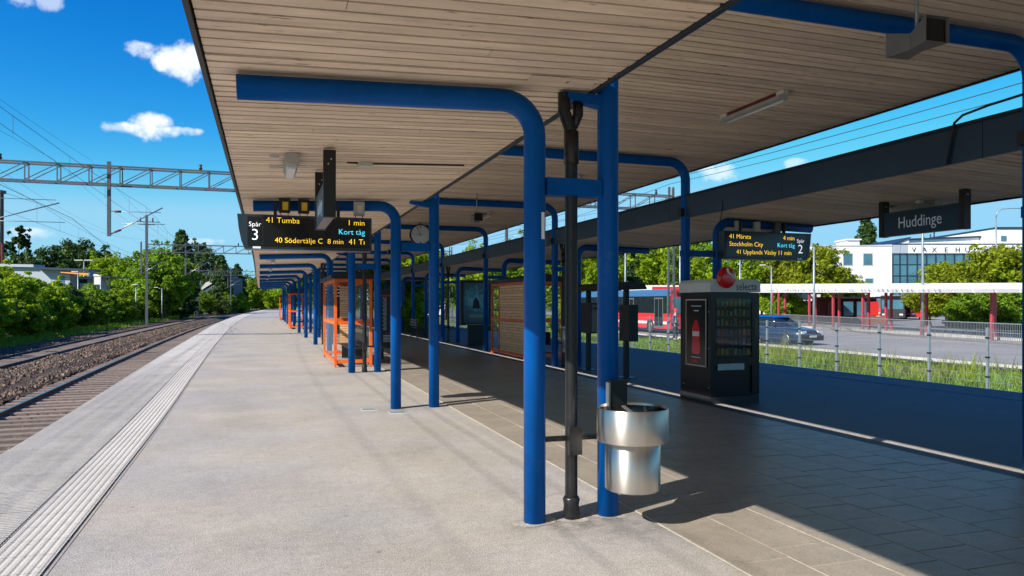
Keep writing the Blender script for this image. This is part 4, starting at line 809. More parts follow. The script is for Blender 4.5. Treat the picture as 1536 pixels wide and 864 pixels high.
for k, (px, t, s) in enumerate(((1180, 72, .75), (1480, 50, .75), (1510, 47, .8), (1455, 52, .7), (735, 48, .6), (850, 46, .5), (1165, 76, .8), (612, 44, .6), (1540, 46, .8))):
    plant('bb' if k in (1, 2, 3, 8, 0) else 'ba', at(px, t, -.5), s, ['hedge clump behind the left shelter posts', 'dark shrub right of the parked blue car', 'dark shrub behind the right shelter posts', 'dark shrub beside the parked blue car', 'low shrub by the slatted shelter', 'low shrub behind the nearest post', 'second hedge clump behind the left shelter posts', 'shrub by the far bench', 'shrub at the right picture edge'][k], 'shrub', 'shrubs on the town side')
# grass
def grass(name, n, fx, z, h0, h1, label, m='grass_green'):
    P = np.array([fx() for _ in range(n)]); hh = (h0+(h1-h0)*rng.random(n)**2)*P[:, 2]; a = rng.random(n)*6.28; wd = .012+.014*rng.random(n)
    dx, dy = np.cos(a), np.sin(a); lx, ly = rng.normal(size=n)*.25*hh, rng.normal(size=n)*.25*hh
    V = np.zeros((n, 3, 3)); V[:, 0] = np.stack([P[:, 0]-dx*wd, P[:, 1]-dy*wd, np.full(n, z)], 1); V[:, 1] = np.stack([P[:, 0]+dx*wd, P[:, 1]+dy*wd, np.full(n, z)], 1); V[:, 2] = np.stack([P[:, 0]+lx, P[:, 1]+ly, z+hh], 1)
    me = bpy.data.meshes.new(name); me.from_pydata(V.reshape(-1, 3).tolist(), [], [(3*i, 3*i+1, 3*i+2) for i in range(n)]); me.materials.append(MATS[m])
    tag(link(name, me), label, 'grass', kind='stuff')
def fxr():
    while True:
        y = 7+70*random.random()**1.4; x = random.uniform(18.4, 23.1+max(0, (y-22)*.03)); p = math.sin(x*1.7)*math.sin(y*.9+x)+random.random()
        if not (((x-21.2)/1.6)**2+((y-14.4)/2.0)**2 < .8 or ((x-21.4)/1.3)**2+((y-19.4)/2.0)**2 < .8) or random.random() < .08: return (x, y, .7+.4*max(0, p))
grass('grass', 60000, fxr, -.72, .06, .30, 'uneven green grass growing between the mesh fence and the road')
def fxw():
    cx = random.choice([(19.4, 24), (20.5, 27), (21.3, 23), (19, 30), (22, 26), (20.5, 21.5), (19.2, 20), (22.6, 29), (22.4, 18.5), (19.2, 17.2), (20.1, 13), (22.5, 12.2)]); return (cx[0]+random.gauss(0, .5), cx[1]+random.gauss(0, .8), 1)
grass('tall_weeds', 2400, fxw, -.72, .3, .85, 'tall seeding weeds standing in clumps by the road', 'leaf_olive')
def fxl(): y = 30+120*random.random()**1.5; return (-12.9+o_(y)-4.2*random.random()**.8, y, 1)
grass('grass', 26000, fxl, -1.0, .15, .6, 'bright grass at the foot of the trackside shrubs')
fl = leaf_mesh('wild_flowers', [((-13.4+o_(y), y, -.75), .35, 60) for y in (46, 48, 62, 75)], 'yellow_lamp', .03); tag(link('wild_flowers', fl), 'yellow wild flowers beside the far track', 'flowers', kind='stuff')
# weeds broad leaved in the verge
wv = leaf_mesh('verge_weeds', [((random.uniform(18.5, 23), 8+60*random.random()**1.3, -.62), random.uniform(.15, .4), 45) for _ in range(260)], 'leaf_bright', .05); tag(link('verge_weeds', wv), 'low broad-leaved weeds in the verge grass', 'weeds', kind='stuff')
# ---------------------------------------------------------------- catenary gantries, masts and wires
def gantry(y, x0, x1, z, posts, label, left=True):
    T = thing('catenary_gantry', label, 'railway gantry', (0, y, 0), 0, 'gantries spanning the tracks'); H = .82; ln = x1-x0
    for dy in (-.3, .3):
        for dz in (0, H): ob('chord', B().bar((x0, dy, z+dz), (x1, dy, z+dz), .07), 'gantry_grey', T)
    br = B(); n = int(ln/1.25)
    for i in range(n+1):
        x = x0+ln*i/n
        for dy in (-.3, .3):
            br.bar((x, dy, z+.03), (x, dy, z+H-.03), .045)
            if i < n: br.bar((x, dy, z+.03), (x+ln/n, dy, z+H-.03), .035)
        br.bar((x, -.28, z+H), (x, .28, z+H), .04)
    ob('bracing', br, 'gantry_grey', T)
    for xm in ((x0, x1) if left else (x1,)):
        m = B()
        for dx in (-.22, .22): m.bar((xm+dx, 0, -1.0), (xm+dx*.6, 0, z+H+.55), .11, .11)
        for k in range(14): zz = -.6+k*.55; m.bar((xm-.2, 0, zz), (xm+.2, 0, zz+.3), .05)
        ob('mast', m, 'gantry_grey', T)
    for (xp, zb, arms) in posts:
        p = ob('drop_post', B().bar((xp, 0, zb), (xp, 0, z+H+.25), .15, .13), 'gantry_grey', T)
        for (dx, za, zt) in arms:
            ob('cantilever_arm', B().tube([(xp, 0, zb+.05), (xp+dx, 0, zt)], .028, 6), 'steel_dull', p)
            ob('registration_arm', B().tube([(xp, 0, za), (xp+dx*.97, 0, za+.02)], .014, 6), 'steel_dull', p); ob('insulator', B().tube([(xp+dx*.10, 0, za), (xp+dx*.22, 0, za)], .05, 8).tube([(xp+dx*.1, 0, zb+.05+(zt-zb)*.1), (xp+dx*.22, 0, zb+(zt-zb)*.22)], .05, 8), 'dark_red', p)
            ob('steady_tube', B().tube([(xp+dx*.18, 0, zb+.6), (xp+dx*1.05, 0, zb+.62)], .014, 6), 'steel_dull', p)
    for xi in np.linspace(x0+1.5, x1-1, max(3, int(ln/6))): ob('insulator', B().tube([(xi, 0, z+H+.05), (xi, 0, z+H+.18), (xi, 0, z+H+.22), (xi, 0, z+H+.34)], [.05, .09, .05, .08], 8), 'edge_black', T)
    return T
gantry(38, -12.7, 22.6, 7.12, [(-6.9, 4.75, [(2.25, 5.9, 6.15)]), (-13.3, 4.7, [(4.4, 6.3, 6.2)]), (12.4, 4.75, [(2.2, 5.9, 6.1)])], 'nearest steel lattice gantry spanning the tracks ahead of the canopy')
gantry(86, -12.1, 21, 7.1, [(-7.1+o_(86), 4.6, [(2.25, 5.9, 6.15)]), (-11.4+o_(86), 4.7, [(2.0, 5.9, 6.1)])], 'second steel lattice gantry farther along the tracks', False)
gantry(150, -12.8+o_(150), 20, 7.0, [(-7.2+o_(150), 4.6, [(2.25, 5.9, 6.15)])], 'third and farthest lattice gantry above the distant bushes')
def mast(px, t, h, label, arm=1.0):
    T = thing('catenary_mast', label, 'railway mast', at(px, t, -1.0), 0, 'single masts by the tracks'); ob('pole', B().bar((0, 0, 0), (0, 0, h), .26, .2), 'gantry_grey', T)
    ob('crossarm', B().bar((-1.3*arm, 0, h-.75), (1.3*arm, 0, h-.75), .08).bar((-.8*arm, 0, h-1.05), (.8*arm, 0, h-1.05), .07), 'gantry_grey', T); ob('insulator', B().tube([(-.6, 0, h-.7), (-.6, 0, h-.3)], .07, 8).tube([(.6, 0, h-.7), (.6, 0, h-.3)], .07, 8), 'edge_black', T); return T
mast(220, 79.2, 12.2, 'tall single mast with short crossarms left of the second gantry'); mast(298, 150, 10.2, 'mast rising in front of the trees by the third gantry', .5); mast(346, 170, 11.0, 'slim far mast right of the slate house', .4)
def wire(pts, label, r=.014, drop=None, name='overhead_wire', sag=0.0, n=12):
    T = thing(name, label, 'overhead wire', (0, 0, 0), 0, 'wires above the tracks')
    P = []
    for i in range(len(pts)-1):
        a, c = Vector(pts[i]), Vector(pts[i+1])
        for k in range(n):
            f = k/n; p = a.lerp(c, f); p.z -= sag*4*f*(1-f); P.append(p)
    P.append(Vector(pts[-1])); ob('wire', B().tube(P, r, 4, caps=False), 'wire', T); return T, P
def contact_pair(xf, label, zc=5.22, zm=6.15, ys=(-22, 38, 86, 150, 205)):
    m = [(xf(y), y, zm) for y in ys]; c = [(xf(y)*1.0+(.15 if i % 2 else -.15), y, zc) for i, y in enumerate(ys)]
    T, P = wire(m, label, .007, sag=.62); T2 = ob('contact_wire', (lambda bb: bb)(B().tube([Vector(q) for i in range(len(c)-1) for q in [Vector(c[i]).lerp(Vector(c[i+1]), k/6) for k in range(6)]]+[Vector(c[-1])], .006, 4, caps=False)), 'wire', T)
    for p in P:
        if p.y < 190: ob('dropper', B().tube([(p.x, p.y, p.z), (p.x, p.y, zc)], .004, 4, caps=False), 'wire', T)
contact_pair(lambda y: -4.55+o_(y), 'contact wire pair with droppers above the near track'); contact_pair(lambda y: -9.0+o_(y), 'contact wire pair with droppers above the far track'); contact_pair(lambda y: 14.8, 'contact wire pair above the hidden right track', ys=(-22, 38, 86, 130))
for (x, z, lab) in ((-6.9, 8.25, 'feeder wire from the nearest drop post to the tall mast'), (-8.4, 8.2, 'second feeder wire left of the drop post'), (-11.4, 8.3, 'high feeder wire on the gantry top'), (-12.3, 8.35, 'outermost feeder wire over the left gantry end')):
    wire([(x, -20, z), (x+o_(38), 38, z), (x+o_(86), 86, z+.1), (x+o_(150), 150, z)], lab, .0048, sag=.8)
for (x, z, lab) in ((13.5, 8.25, 'feeder wire over the right track'), (20.0, 8.3, 'feeder wire beside the right gantry mast'), (22.6, 8.7, 'outermost feeder wire on the town side')):
    wire([(x, -15, z), (x, 38, z), (x-.5, 86, z)], lab, .014, sag=.5)
wire([at(0, 33, 7.0), at(108, 41, 6.4), at(232, 78, 3.6)], 'slanting cross wire under the left end of the gantry', .012)
# lamp posts on the left
def lamp(px, t, h, label, head='flat', z0=-1.0):
    T = thing('street_lamp', label, 'lamp post', at(px, t, z0), -YAW, 'lamp posts'); ob('pole', B().tube([(0, 0, 0), (0, 0, h)], [.09, .055], 8), 'galv', T)
    if head == 'flat': ob('lamp_head', B().prism([(-.75, h), (.1, h+.02), (.1, h+.1), (-.7, h+.12)], 'y', -.14, .14), 'lamp_grey', T)
    elif head == 'disc': ob('lamp_head', B().tube([(0, 0, h), (0, 0, h+.06), (0, 0, h+.16)], [.50, .55, .2], 16), 'lamp_grey', T)
    elif head == 'double': ob('lamp_head', B().box(-1.2, -.12, -.15, .15, h-.02, h+.1).box(.12, 1.2, -.15, .15, h-.02, h+.1), 'lamp_grey', T)
    elif head == 'board': ob('lamp_head', B().box(-.75, .05, -.08, .08, h-1.0, h).prism([(-.8, h), (.15, h), (-.4, h+.25), (-.8, h+.25)], 'y', -.15, .15), 'cream_white', T)
    elif head == 'arc': ob('arm', B().tube([(0, 0, h), (.1, 0, h+.45), (.5, 0, h+.72), (1.3, 0, h+.78), (2.6, 0, h+.78)], [.05, .045, .04, .035, .03], 8), 'galv', T); ob('lamp_head', B().box(2.4, 3.1, -.12, .12, h+.68, h+.8), 'lamp_grey', T)
    elif head == 'arm': ob('arm', B().tube([(0, 0, h-.2), (-.6, 0, h+.1)], .035, 6), 'galv', T); ob('lamp_head', B().box(-1.1, -.55, -.1, .1, h+.06, h+.16), 'lamp_grey', T)
    return T
lamp(117, 88, 6.4, 'slim lamp post with a flat head before the pale building'); lamp(126, 95, 8.2, 'tall double-headed lamp post behind the flat lamp', 'double'); lamp(151, 88, 5.9, 'post carrying a white board before the pale building end', 'board'); lamp(204, 100, 5.1, 'short lamp with round disc head by the bushes', 'disc'); lamp(243, 104, 4.8, 'small arm lamp right of the tall mast', 'arm')
lamp(1384, 47, 10, 'tall white lamp post before the lettered facade', 'none', -.4); lamp(1494, 62, 9.3, 'tall lamp post with a long curved arm at the right', 'arc', -.4); lamp(1157, 70, 5.6, 'lamp post near the left end of the bus shelter', 'arm', -.4); lamp(1110, 60, 6.0, 'lamp post behind the vending machine', 'none', -.4); lamp(938, 60, 7.2, 'thin lamp post behind the notice stand', 'none', -.4); lamp(1020, 55, 7.0, 'thin grey pole right of the lattice mast', 'none', -.7)
lamp(1221, 44.5, 5.5, 'pink-grey pole between car and bus shelter', 'none', -.4)
# ---------------------------------------------------------------- buildings: local frame x = right in the picture, y = away
def bframe(name, px, t, label, z=-.9, cat='building', rot=0.0): return thing(name, label, cat, at(px, t, z), -YAW+rot)
def windows(T, face_y, xs, zs, wd, ht, m='window_blue', frame='cream_white'):
    for x in xs:
        for z in zs:
            f = ob('window', B().box(x, x+wd, face_y-.06, face_y-.003, z, z+ht), frame, T); ob('pane', B().box(x+.08, x+wd-.08, face_y-.075, face_y-.062, z+.08, z+ht-.08), m, f)
# white building, 110 m off:  0.1 m per pixel
U = bframe('white_building', 1338, 110, 'white modern building with square windows and lettered glass facade', -.5); s_ = 110/1100
def X(px): return (px-1338)*s_
def Zp(py): return 1.65+(455-py)*s_+.5
ob('wall', B().prism([(X(1150), 0), (X(1338), 0), (X(1338), Zp(367)), (X(1236), Zp(369)), (X(1150), Zp(371))], 'y', 0, 16), 'white_paint', U)
for x in (1214, 1236, 1250, 1264, 1279, 1294, 1309): ob('panel_joint', B().box(X(x), X(x)+.05, -.012, -.002, 0, Zp(371)), 'lamp_grey', U)
windows(U, 0, (X(1235), X(1264), X(1294)), (Zp(398.5),), 1.5, 1.9); windows(U, 0, (X(1264), X(1297)), (Zp(435),), 1.3, 1.8); windows(U, 0, (X(1180), X(1207)), (Zp(398.5),), 1.5, 1.9)
ob('parapet', B().box(X(1150), X(1338), -.08, -.013, Zp(369)-.02, Zp(369)+.12), 'lamp_grey', U)
ob('roof_house', B().box(X(1294), X(1313), 5, 9, Zp(369), Zp(356)).box(X(1292), X(1315), 4.7, 9.3, Zp(356)+.01, Zp(356)+.2), 'cream_white', U)
gl = ob('glass_facade', B().box(X(1338)+.02, X(1560), .3, 14, 0, Zp(380)), 'window_blue', U)
for i, px in enumerate([1340, 1351, 1362, 1377, 1391, 1405, 1419, 1433, 1447, 1462, 1477, 1492, 1507, 1522, 1537]): ob('mullion', B().box(X(px)-.06, X(px)+.06, .18, .29, 0, Zp(380)), 'slate_metal', U)
for py in (397, 414, 430): ob('transom', B().box(X(1338)+.05, X(1560), .21, .285, Zp(py), Zp(py)+.1), 'slate_metal', U)
PXL = [1338, 1351, 1362, 1377, 1395, 1410, 1428, 1444, 1461, 1478, 1495, 1512, 1530, 1548]
for a, c in zip(PXL[:-1], PXL[1:]): ob('sign_panel', B().box(X(a)+.03, X(c)-.03, .02, .28, Zp(380)+.02, Zp(367)), 'window_sky' if c <= 1362 else 'white_paint', U) if c > 1362 else ob('sign_panel', B().box(X(a)+.03, X(c)-.03, .02, .28, Zp(380)+.02, Zp(367)), 'grey_wall', U)
ob('roof_edge', B().box(X(1338), X(1560), -.02, .3, Zp(367)+.01, Zp(367)+.18), 'slate_metal', U)
for ch, px in zip('VAXEHUS', (1371, 1387, 1401.5, 1419, 1436.5, 1451, 1467.5)): text(ch, 1.05, 'letter_black', U, (X(px), .0, Zp(378.3)), align='CENTER', ext=.03)
ob('upper_floor', B().prism([(X(1396), Zp(367)), (X(1520), Zp(367)), (X(1520), Zp(349)), (X(1396), Zp(354))], 'y', 8, 20), 'white_paint', U); ob('upper_roof', B().prism([(X(1392), Zp(354)), (X(1522), Zp(349)), (X(1522), Zp(349)+.25), (X(1392), Zp(354)+.25)], 'y', 7.6, 20.3), 'slate_metal', U)
for px in (1406, 1427, 1448, 1470, 1492, 1514): f = ob('window', B().box(X(px), X(px)+1.0, 7.94, 7.997, Zp(366.5), Zp(359)), 'cream_white', U); ob('pane', B().box(X(px)+.05, X(px)+.95, 7.92, 7.938, Zp(366), Zp(359.5)), 'window_blue', f)
ob('gable', B().prism([(X(1356), Zp(367)), (X(1396), Zp(367)), (X(1396), Zp(352))], 'y', 6, 18), 'cream_white', U); ob('gable_roof', B().prism([(X(1354), Zp(367)+.02), (X(1356), Zp(367)-.1), (X(1398), Zp(351.5)), (X(1398), Zp(350))], 'y', 5.8, 18.2), 'slate_metal', U)
ob('right_block', B().box(X(1521), X(1600), 4, 22, 0, Zp(339)), 'white_paint', U); ob('right_block_roof', B().box(X(1520), X(1600), 3.8, 22.1, Zp(339)+.01, Zp(339)+.25), 'slate_metal', U); ob('window', B().box(X(1528), X(1536), 3.9, 3.996, Zp(358), Zp(350)), 'window_blue', U)
for px, h in ((1436, .5), (1447, .9), (1453, 1.2)): ob('roof_vent', B().tube([(X(px), 9, Zp(352)), (X(px), 9, Zp(352)+h)], .12, 8), 'slate_metal', U)
U2 = bframe('brick_building', 975, 120, 'orange brick building with white eaves behind the bus', -.5); q = 120/1100
X2 = lambda px: (px-975)*q; Z2 = lambda py: 1.65+(455-py)*q+.5
ob('gable_wall', B().prism([(X2(935), 0), (X2(975), 0), (X2(975), Z2(408)), (X2(940), Z2(423)), (X2(935), Z2(425))], 'y', 0, 10), 'brick', U2); ob('side_wall', B().box(X2(975)+.01, X2(1030), .0, 10, 0, Z2(408)), 'brick_dark', U2)
ob('eaves', B().prism([(X2(932), Z2(427)), (X2(975), Z2(408.5)), (X2(1031), Z2(408.5)), (X2(1031), Z2(406.5)), (X2(974), Z2(406.5)), (X2(932), Z2(424.5))], 'y', -.4, 10.3), 'white_paint', U2)
ob('gable_end', B().box(X2(926), X2(946), -6, -5.5, 0, Z2(433)), 'brick', U2); ob('window_band', B().box(X2(926), X2(946), -6.03, -6.005, Z2(441), Z2(437)), 'white_paint', U2)
for (px0, px1, z0, z1, t, mm, lab, nm) in ((690, 742, 470, 425, 150, 'cream_white', 'low cream building glimpsed between the far right posts', 'town_building'), (618, 636, 470, 436, 160, 'white_paint', 'narrow white building glimpsed above the far bench', 'town_building'), (640, 668, 470, 430, 135, 'cream_white', 'pale building left of the advert stand', 'town_building')):
    T = bframe(nm, px0, t, lab, -.5); k = t/1100; ob('wall', B().box(0, (px1-px0)*k, 0, 9, 0, 1.65+(455-z1)*k+.5), mm, T); ob('roof', B().box(-.3, (px1-px0)*k+.3, -.3, 9.3, 2.16+(455-z1)*k, 2.4+(455-z1)*k), 'slate_metal', T); windows(T, 0, np.arange(.8, (px1-px0)*k-1.2, 2.4), (1.2,), 1.2, 1.2)
# left: pale station building, red edge tower, slate house
W1 = bframe('station_building', 0, 92, 'low pale building with flat roof and orange trim behind the bushes', -.9); k = 92/1100
X3 = lambda px: px*k; Z3 = lambda py: 1.65+(455-py)*k+.9
ob('wall', B().prism([(X3(2), 0), (X3(105), 0), (X3(105), Z3(408)), (X3(60), Z3(401)), (X3(2), Z3(400))], 'y', 0, 1.5), 'grey_wall', W1); ob('roof_slab', B().prism([(X3(2), Z3(400)), (X3(54), Z3(401)), (X3(54), Z3(397)), (X3(2), Z3(396))], 'y', -.5, 1.8), 'grey_wall', W1)
ob('low_roof', B().prism([(X3(60), Z3(404)), (X3(142), Z3(408)), (X3(142), Z3(404)), (X3(60), Z3(401))], 'y', -1.2, 1.5), 'slate_metal', W1); ob('orange_band', B().prism([(X3(98), Z3(409.5)), (X3(140), Z3(413.5)), (X3(140), Z3(409)), (X3(98), Z3(407.5))], 'y', -1.0, 1.2), 'orange_trim', W1)
ob('right_wall', B().box(X3(105)+.02, X3(140), 2, 3, 0, Z3(414)), 'grey_wall', W1); ob('window_strip', B().box(X3(106), X3(124), 1.9, 1.99, Z3(424), Z3(418)), 'window_dark', W1); ob('corner_fin', B().box(X3(140)+.02, X3(142.5), -1.1, 0, Z3(415), Z3(405)), 'bus_blue', W1)
ob('canopy_slab', B().box(X3(140), X3(164), 0, 5, Z3(416), Z3(414.5)), 'slate_metal', W1); ob('canopy_column', B().box(X3(163), X3(164), 0, .2, 0, Z3(416)), 'slate_metal', W1)
ob('mural', B().box(X3(86), X3(97), -.03, -.005, Z3(437), Z3(414)), 'bus_blue', W1)
W2 = bframe('red_building', -34, 120, 'tall red-brown building cut by the left picture edge', -.9); k2 = 120/1100
hz = 1.65+(455-290)*k2+.9; ob('wall', B().box(0, 36*k2, 0, .6, 0, hz), 'dark_red', W2); ob('stone_facade', B().box(0, 36*k2, -.3, -.01, hz*.42, hz), 'housing_grey', W2); ob('roof', B().box(-.2, 38.5*k2, -.5, .8, hz+.01, hz+.5), 'slate_metal', W2); ob('red_downpipe', B().box(36*k2+.01, 37.6*k2, -.2, .2, 0, hz*.6), 'red_paint', W2); windows(W2, -.3, (29*k2,), [hz-4.2-3.7*i for i in range(3)], .7, 1.5)
W3 = bframe('slate_house', 305, 175, 'small dark slate house with a steep lean-to roof beyond the bushes', -.9); k3 = 175/1100
Z4 = lambda py: 1.65+(455-py)*k3+.9
ob('wall', B().prism([(0, 0), (38*k3, 0), (38*k3, Z4(416)), (30*k3, Z4(415)), (0, Z4(434))], 'y', 0, 9), 'house_slate', W3); ob('roof', B().prism([(-.3, Z4(435)), (30*k3, Z4(415)+.02), (30.5*k3, Z4(413.5)), (4*k3, Z4(424)), (-.3, Z4(432))], 'y', -.3, 9.3), 'lamp_grey', W3); ob('dark_annex', B().box(33*k3, 41*k3, -.5, -.01, 0, Z4(423)), 'dark_red', W3); ob('wall_left', B().box(-8, -.02, 2, 8, 0, Z4(420)), 'house_slate', W3)
W4 = thing('noise_wall', 'pale blue-grey boundary wall between the bushes by the tall mast', 'wall', at(178, 118, -1), -YAW)
for i in range(6): ob('wall_panel', B().box(i*1.2, i*1.2+1.18, 0, .15, 0, 3.9-.2*i), 'grey_wall', W4)
# ---------------------------------------------------------------- bus shelter roof on the town side
BS = thing('bus_shelter', 'long white-roofed bus shelter on slim red posts along the road', 'bus shelter', (0, 0, 0))
def camp(Xc, Zc, z): return Vector((SY*Zc+CY*Xc, CY*Zc-SY*Xc, z))
n = 26; zs = np.linspace(35, 84, n+1)
def hb(Z): return 1.65+16*Z/1100
def ht(Z): return 1.65+27.5*Z/1100
for i in range(n):
    a, c = zs[i]+.07, zs[i+1]-.07; vs = []
    for Z in (a, c):
        h0_, h1_ = hb(Z), ht(Z); vs += [camp(25.6, Z, h0_), camp(25.5, Z, (h0_+h1_)/2), camp(25.8, Z, h1_-.06), camp(27.2, Z, h1_+.12), camp(28.9, Z, h1_-.06), camp(29.2, Z, (h0_+h1_)/2), camp(29.1, Z, h0_)]
    ob('roof_panel', B().add(vs, [(j, (j+1) % 7, (j+1) % 7+7, j+7) for j in range(7)]+[(0, 6, 5, 4, 3, 2, 1), (7, 8, 9, 10, 11, 12, 13)]), 'white_paint', BS)
sl = B()
for i in range(70):
    if random.random() < .35: continue
    Z = 36+i*.62+random.uniform(0, .2); l_ = random.uniform(.1, .22); z = hb(Z)+.30*(ht(Z)-hb(Z)); u = random.uniform(.03, .06)*(Z/50); sl.add([camp(25.47, Z, z), camp(25.47, Z+l_, z), camp(25.47, Z+l_, z+u), camp(25.47, Z, z+u)], [(0, 1, 2, 3)])
tag(ob('roof_slots', sl, 'letter_black', BS), kind='stuff')
for px, t in ((1488, 41.2), (1383, 48.1), (1329, 52.5), (1294.4, 54.5), (1249.7, 59.5), (1214, 63.8), (1168, 69), (1159, 72)):
    Xc = (px-768)/FPX*t
    for (dX, dZ) in ((0, 0), (1.2, 1.6)): p0 = camp(Xc+dX, t+dZ, -.45); p1 = camp(Xc+dX, t+dZ, hb(t)); ob('post', B().bar(p0, p1, .15, .15), 'maroon_paint', BS)
# kiosk, waiting room, railing
KS = bframe('red_kiosk', 1197, 74, 'red and white ticket kiosk with flat white roof under the shelter', -.4); k = 74/1100
ob('wall', B().box(0, 24*k, 0, 3, 0, 2.3), 'red_paint', KS); ob('white_side', B().box(-12*k, -.01, 0, 3, .9, 2.5), 'cream_white', KS); ob('grey_base', B().box(-12*k, -.01, -.01, 3, 0, .88), 'grey_wall', KS); ob('roof', B().box(-17*k, 30*k, -.6, 3.4, 2.52, 2.95), 'cream_white', KS); ob('window', B().box(-9*k, -3*k, -.03, -.005, 1.2, 2.2), 'window_blue', KS); ob('door', B().box(4*k, 10*k, -.04, -.005, 0, 2.0), 'dark_red', KS)
WR = bframe('waiting_room', 1240, 68, 'dark glazed waiting room with red panels under the bus shelter', -.4); k = 68/1100
ob('back_wall', B().box(-4*k, 95*k, 2.5, 2.7, 0, 2.6), 'dark_red', WR); ob('ceiling', B().box(-4*k, 95*k, 0, 2.5, 2.5, 2.65), 'edge_black', WR)
for px, wd, m in ((3, 8, 'dark_red'), (26, 14, 'window_blue'), (46, 14, 'window_blue'), (66, 12, 'red_paint')): ob('panel', B().box(px*k, (px+wd)*k, .02, .08, .9, 2.2), m, WR)
ob('low_wall', B().box(44*k, 92*k, 0, .12, 0, .85), 'brick_dark', WR); ob('bench', B().box(20*k, 40*k, 1, 1.5, .4, .5), 'edge_black', WR)
RL = thing('guard_railing', 'grey steel pedestrian railing along the pavement under the shelter', 'railing', (0, 0, 0)); A0 = camp(25.0, 36, -.4); A1 = camp(24.4, 50, -.4); A2 = camp(25.6, 74, -.4)
for (p, q_) in ((A0, A1), (A1, A2)):
    d = q_-p; L_ = d.length; n_ = int(L_/.12); bars = B()
    for i in range(n_+1):
        u = p+d*(i/n_); bars.bar(u, u+Vector((0, 0, 1.0)), .018)
    tag(ob('bar_run', bars, 'steel_dull', RL), kind='stuff')
    ob('top_rail', B().bar(p+Vector((0, 0, 1.02)), q_+Vector((0, 0, 1.02)), .05), 'galv', RL); ob('mid_rail', B().bar(p+Vector((0, 0, .55)), q_+Vector((0, 0, .55)), .035), 'galv', RL)
# ---------------------------------------------------------------- vehicles
def wheel(T, x, y, r=.33, wd=.2, s=1):
    wv = ob('wheel', B().tube([(x-wd/2, y, r), (x+wd/2, y, r)], r, 20), 'tyre', T); ob('rim', B().tube([(x+s*(wd/2+.004), y, r), (x+s*(wd/2+.02), y, r)], [r*.66, r*.6], 14), 'steel', wv); return wv
def car(loc, rot, label, m='car_navy'):
    T = thing('estate_car', label, 'car', loc, rot, None)             # length along y, front at -y
    hw = .87
    def loft(secs, name, mt):
        b = B(); vs = []; n = len(secs[0][1])
        for y, pr in secs: vs += [(x, y, z) for x, z in pr]
        fs = [(i*n+j, i*n+(j+1) % n, (i+1)*n+(j+1) % n, (i+1)*n+j) for i in range(len(secs)-1) for j in range(n)]+[tuple(range(n))[::-1], tuple((len(secs)-1)*n+j for j in range(n))]
        b.add(vs, fs, [True]*(len(fs)-2)+[False]*2); return ob(name, b, mt, T)
    def sec(w1, z0, z1, w2): return [(-w1*.95, z0), (-w1, z0+.12), (-w1, z1-.16), (-w2, z1-.02), (-w2*.6, z1), (w2*.6, z1), (w2, z1-.02), (w1, z1-.16), (w1, z0+.12), (w1*.95, z0)]
    loft([(-2.28, sec(.60, .30, .62, .5)), (-2.2, sec(.78, .22, .70, .68)), (-1.9, sec(.86, .2, .78, .76)), (-1.0, sec(.88, .2, .92, .8)), (-.7, sec(.88, .2, .96, .82)), (1.9, sec(.88, .2, .98, .82)), (2.2, sec(.85, .25, .92, .8)), (2.3, sec(.75, .32, .75, .7))], 'body', m)
    g = loft([(-.98, [(-.74, .92), (-.74, .93), (.74, .93), (.74, .92)]), (-.25, [(-.74, .92), (-.58, 1.40), (.58, 1.40), (.74, .92)]), (1.75, [(-.74, .92), (-.58, 1.42), (.58, 1.42), (.74, .92)]), (2.2, [(-.72, .92), (-.64, .98), (.64, .98), (.72, .92)])], 'windows', 'window_dark')
    loft([(-.42, [(-.57, 1.35), (-.56, 1.375), (.56, 1.375), (.57, 1.35)]), (-.2, [(-.62, 1.39), (-.54, 1.445), (.54, 1.445), (.62, 1.39)]), (1.7, [(-.62, 1.40), (-.54, 1.465), (.54, 1.465), (.62, 1.40)]), (1.95, [(-.6, 1.33), (-.5, 1.37), (.5, 1.37), (.6, 1.33)])], 'roof', 'blue_paint')
    for s in (-1, 1):
        ob('pillar', B().bar((s*.755, -.98, .92), (s*.60, -.24, 1.41), .05).bar((s*.755, .62, .92), (s*.60, .62, 1.42), .05).bar((s*.755, 1.6, .92), (s*.6, 1.6, 1.42), .05), m, T)
        for y in (-1.38, 1.4): wheel(T, s*.80, y, s=s)
        ob('headlight', B().prism([(s*.42, .60), (s*.80, .58), (s*.80, .70), (s*.44, .72)], 'y', -2.262, -2.15), 'lamp_glass', T); ob('fog_lamp', B().box(min(s*.5, s*.66), max(s*.5, s*.66), -2.262, -2.2, .33, .42), 'yellow_lamp', T); ob('mirror', B().box(min(s*.88, s*1.02), max(s*.88, s*1.02), -.75, -.62, .95, 1.08), m, T)
    ob('grille', B().box(-.38, .38, -2.275, -2.25, .55, .68), 'edge_black', T); ob('bumper', B().box(-.82, .82, -2.31, -2.2, .24, .50), 'edge_black', T); ob('number_plate', B().box(-.26, .26, -2.322, -2.311, .40, .50), 'cream_white', T); ob('roof_rail', B().bar((-.55, 0, 1.49), (-.55, 1.6, 1.50), .03).bar((.55, 0, 1.49), (.55, 1.6, 1.50), .03), 'edge_black', T); return T
car(at(1163, 38.5, -.45), math.radians(12), 'dark blue estate car with pale headlights passing on the road behind the fence')
car(at(1464, 66, -.40), math.radians(62), 'dark car with blue roof half hidden by shrubs beyond the bus shelter')
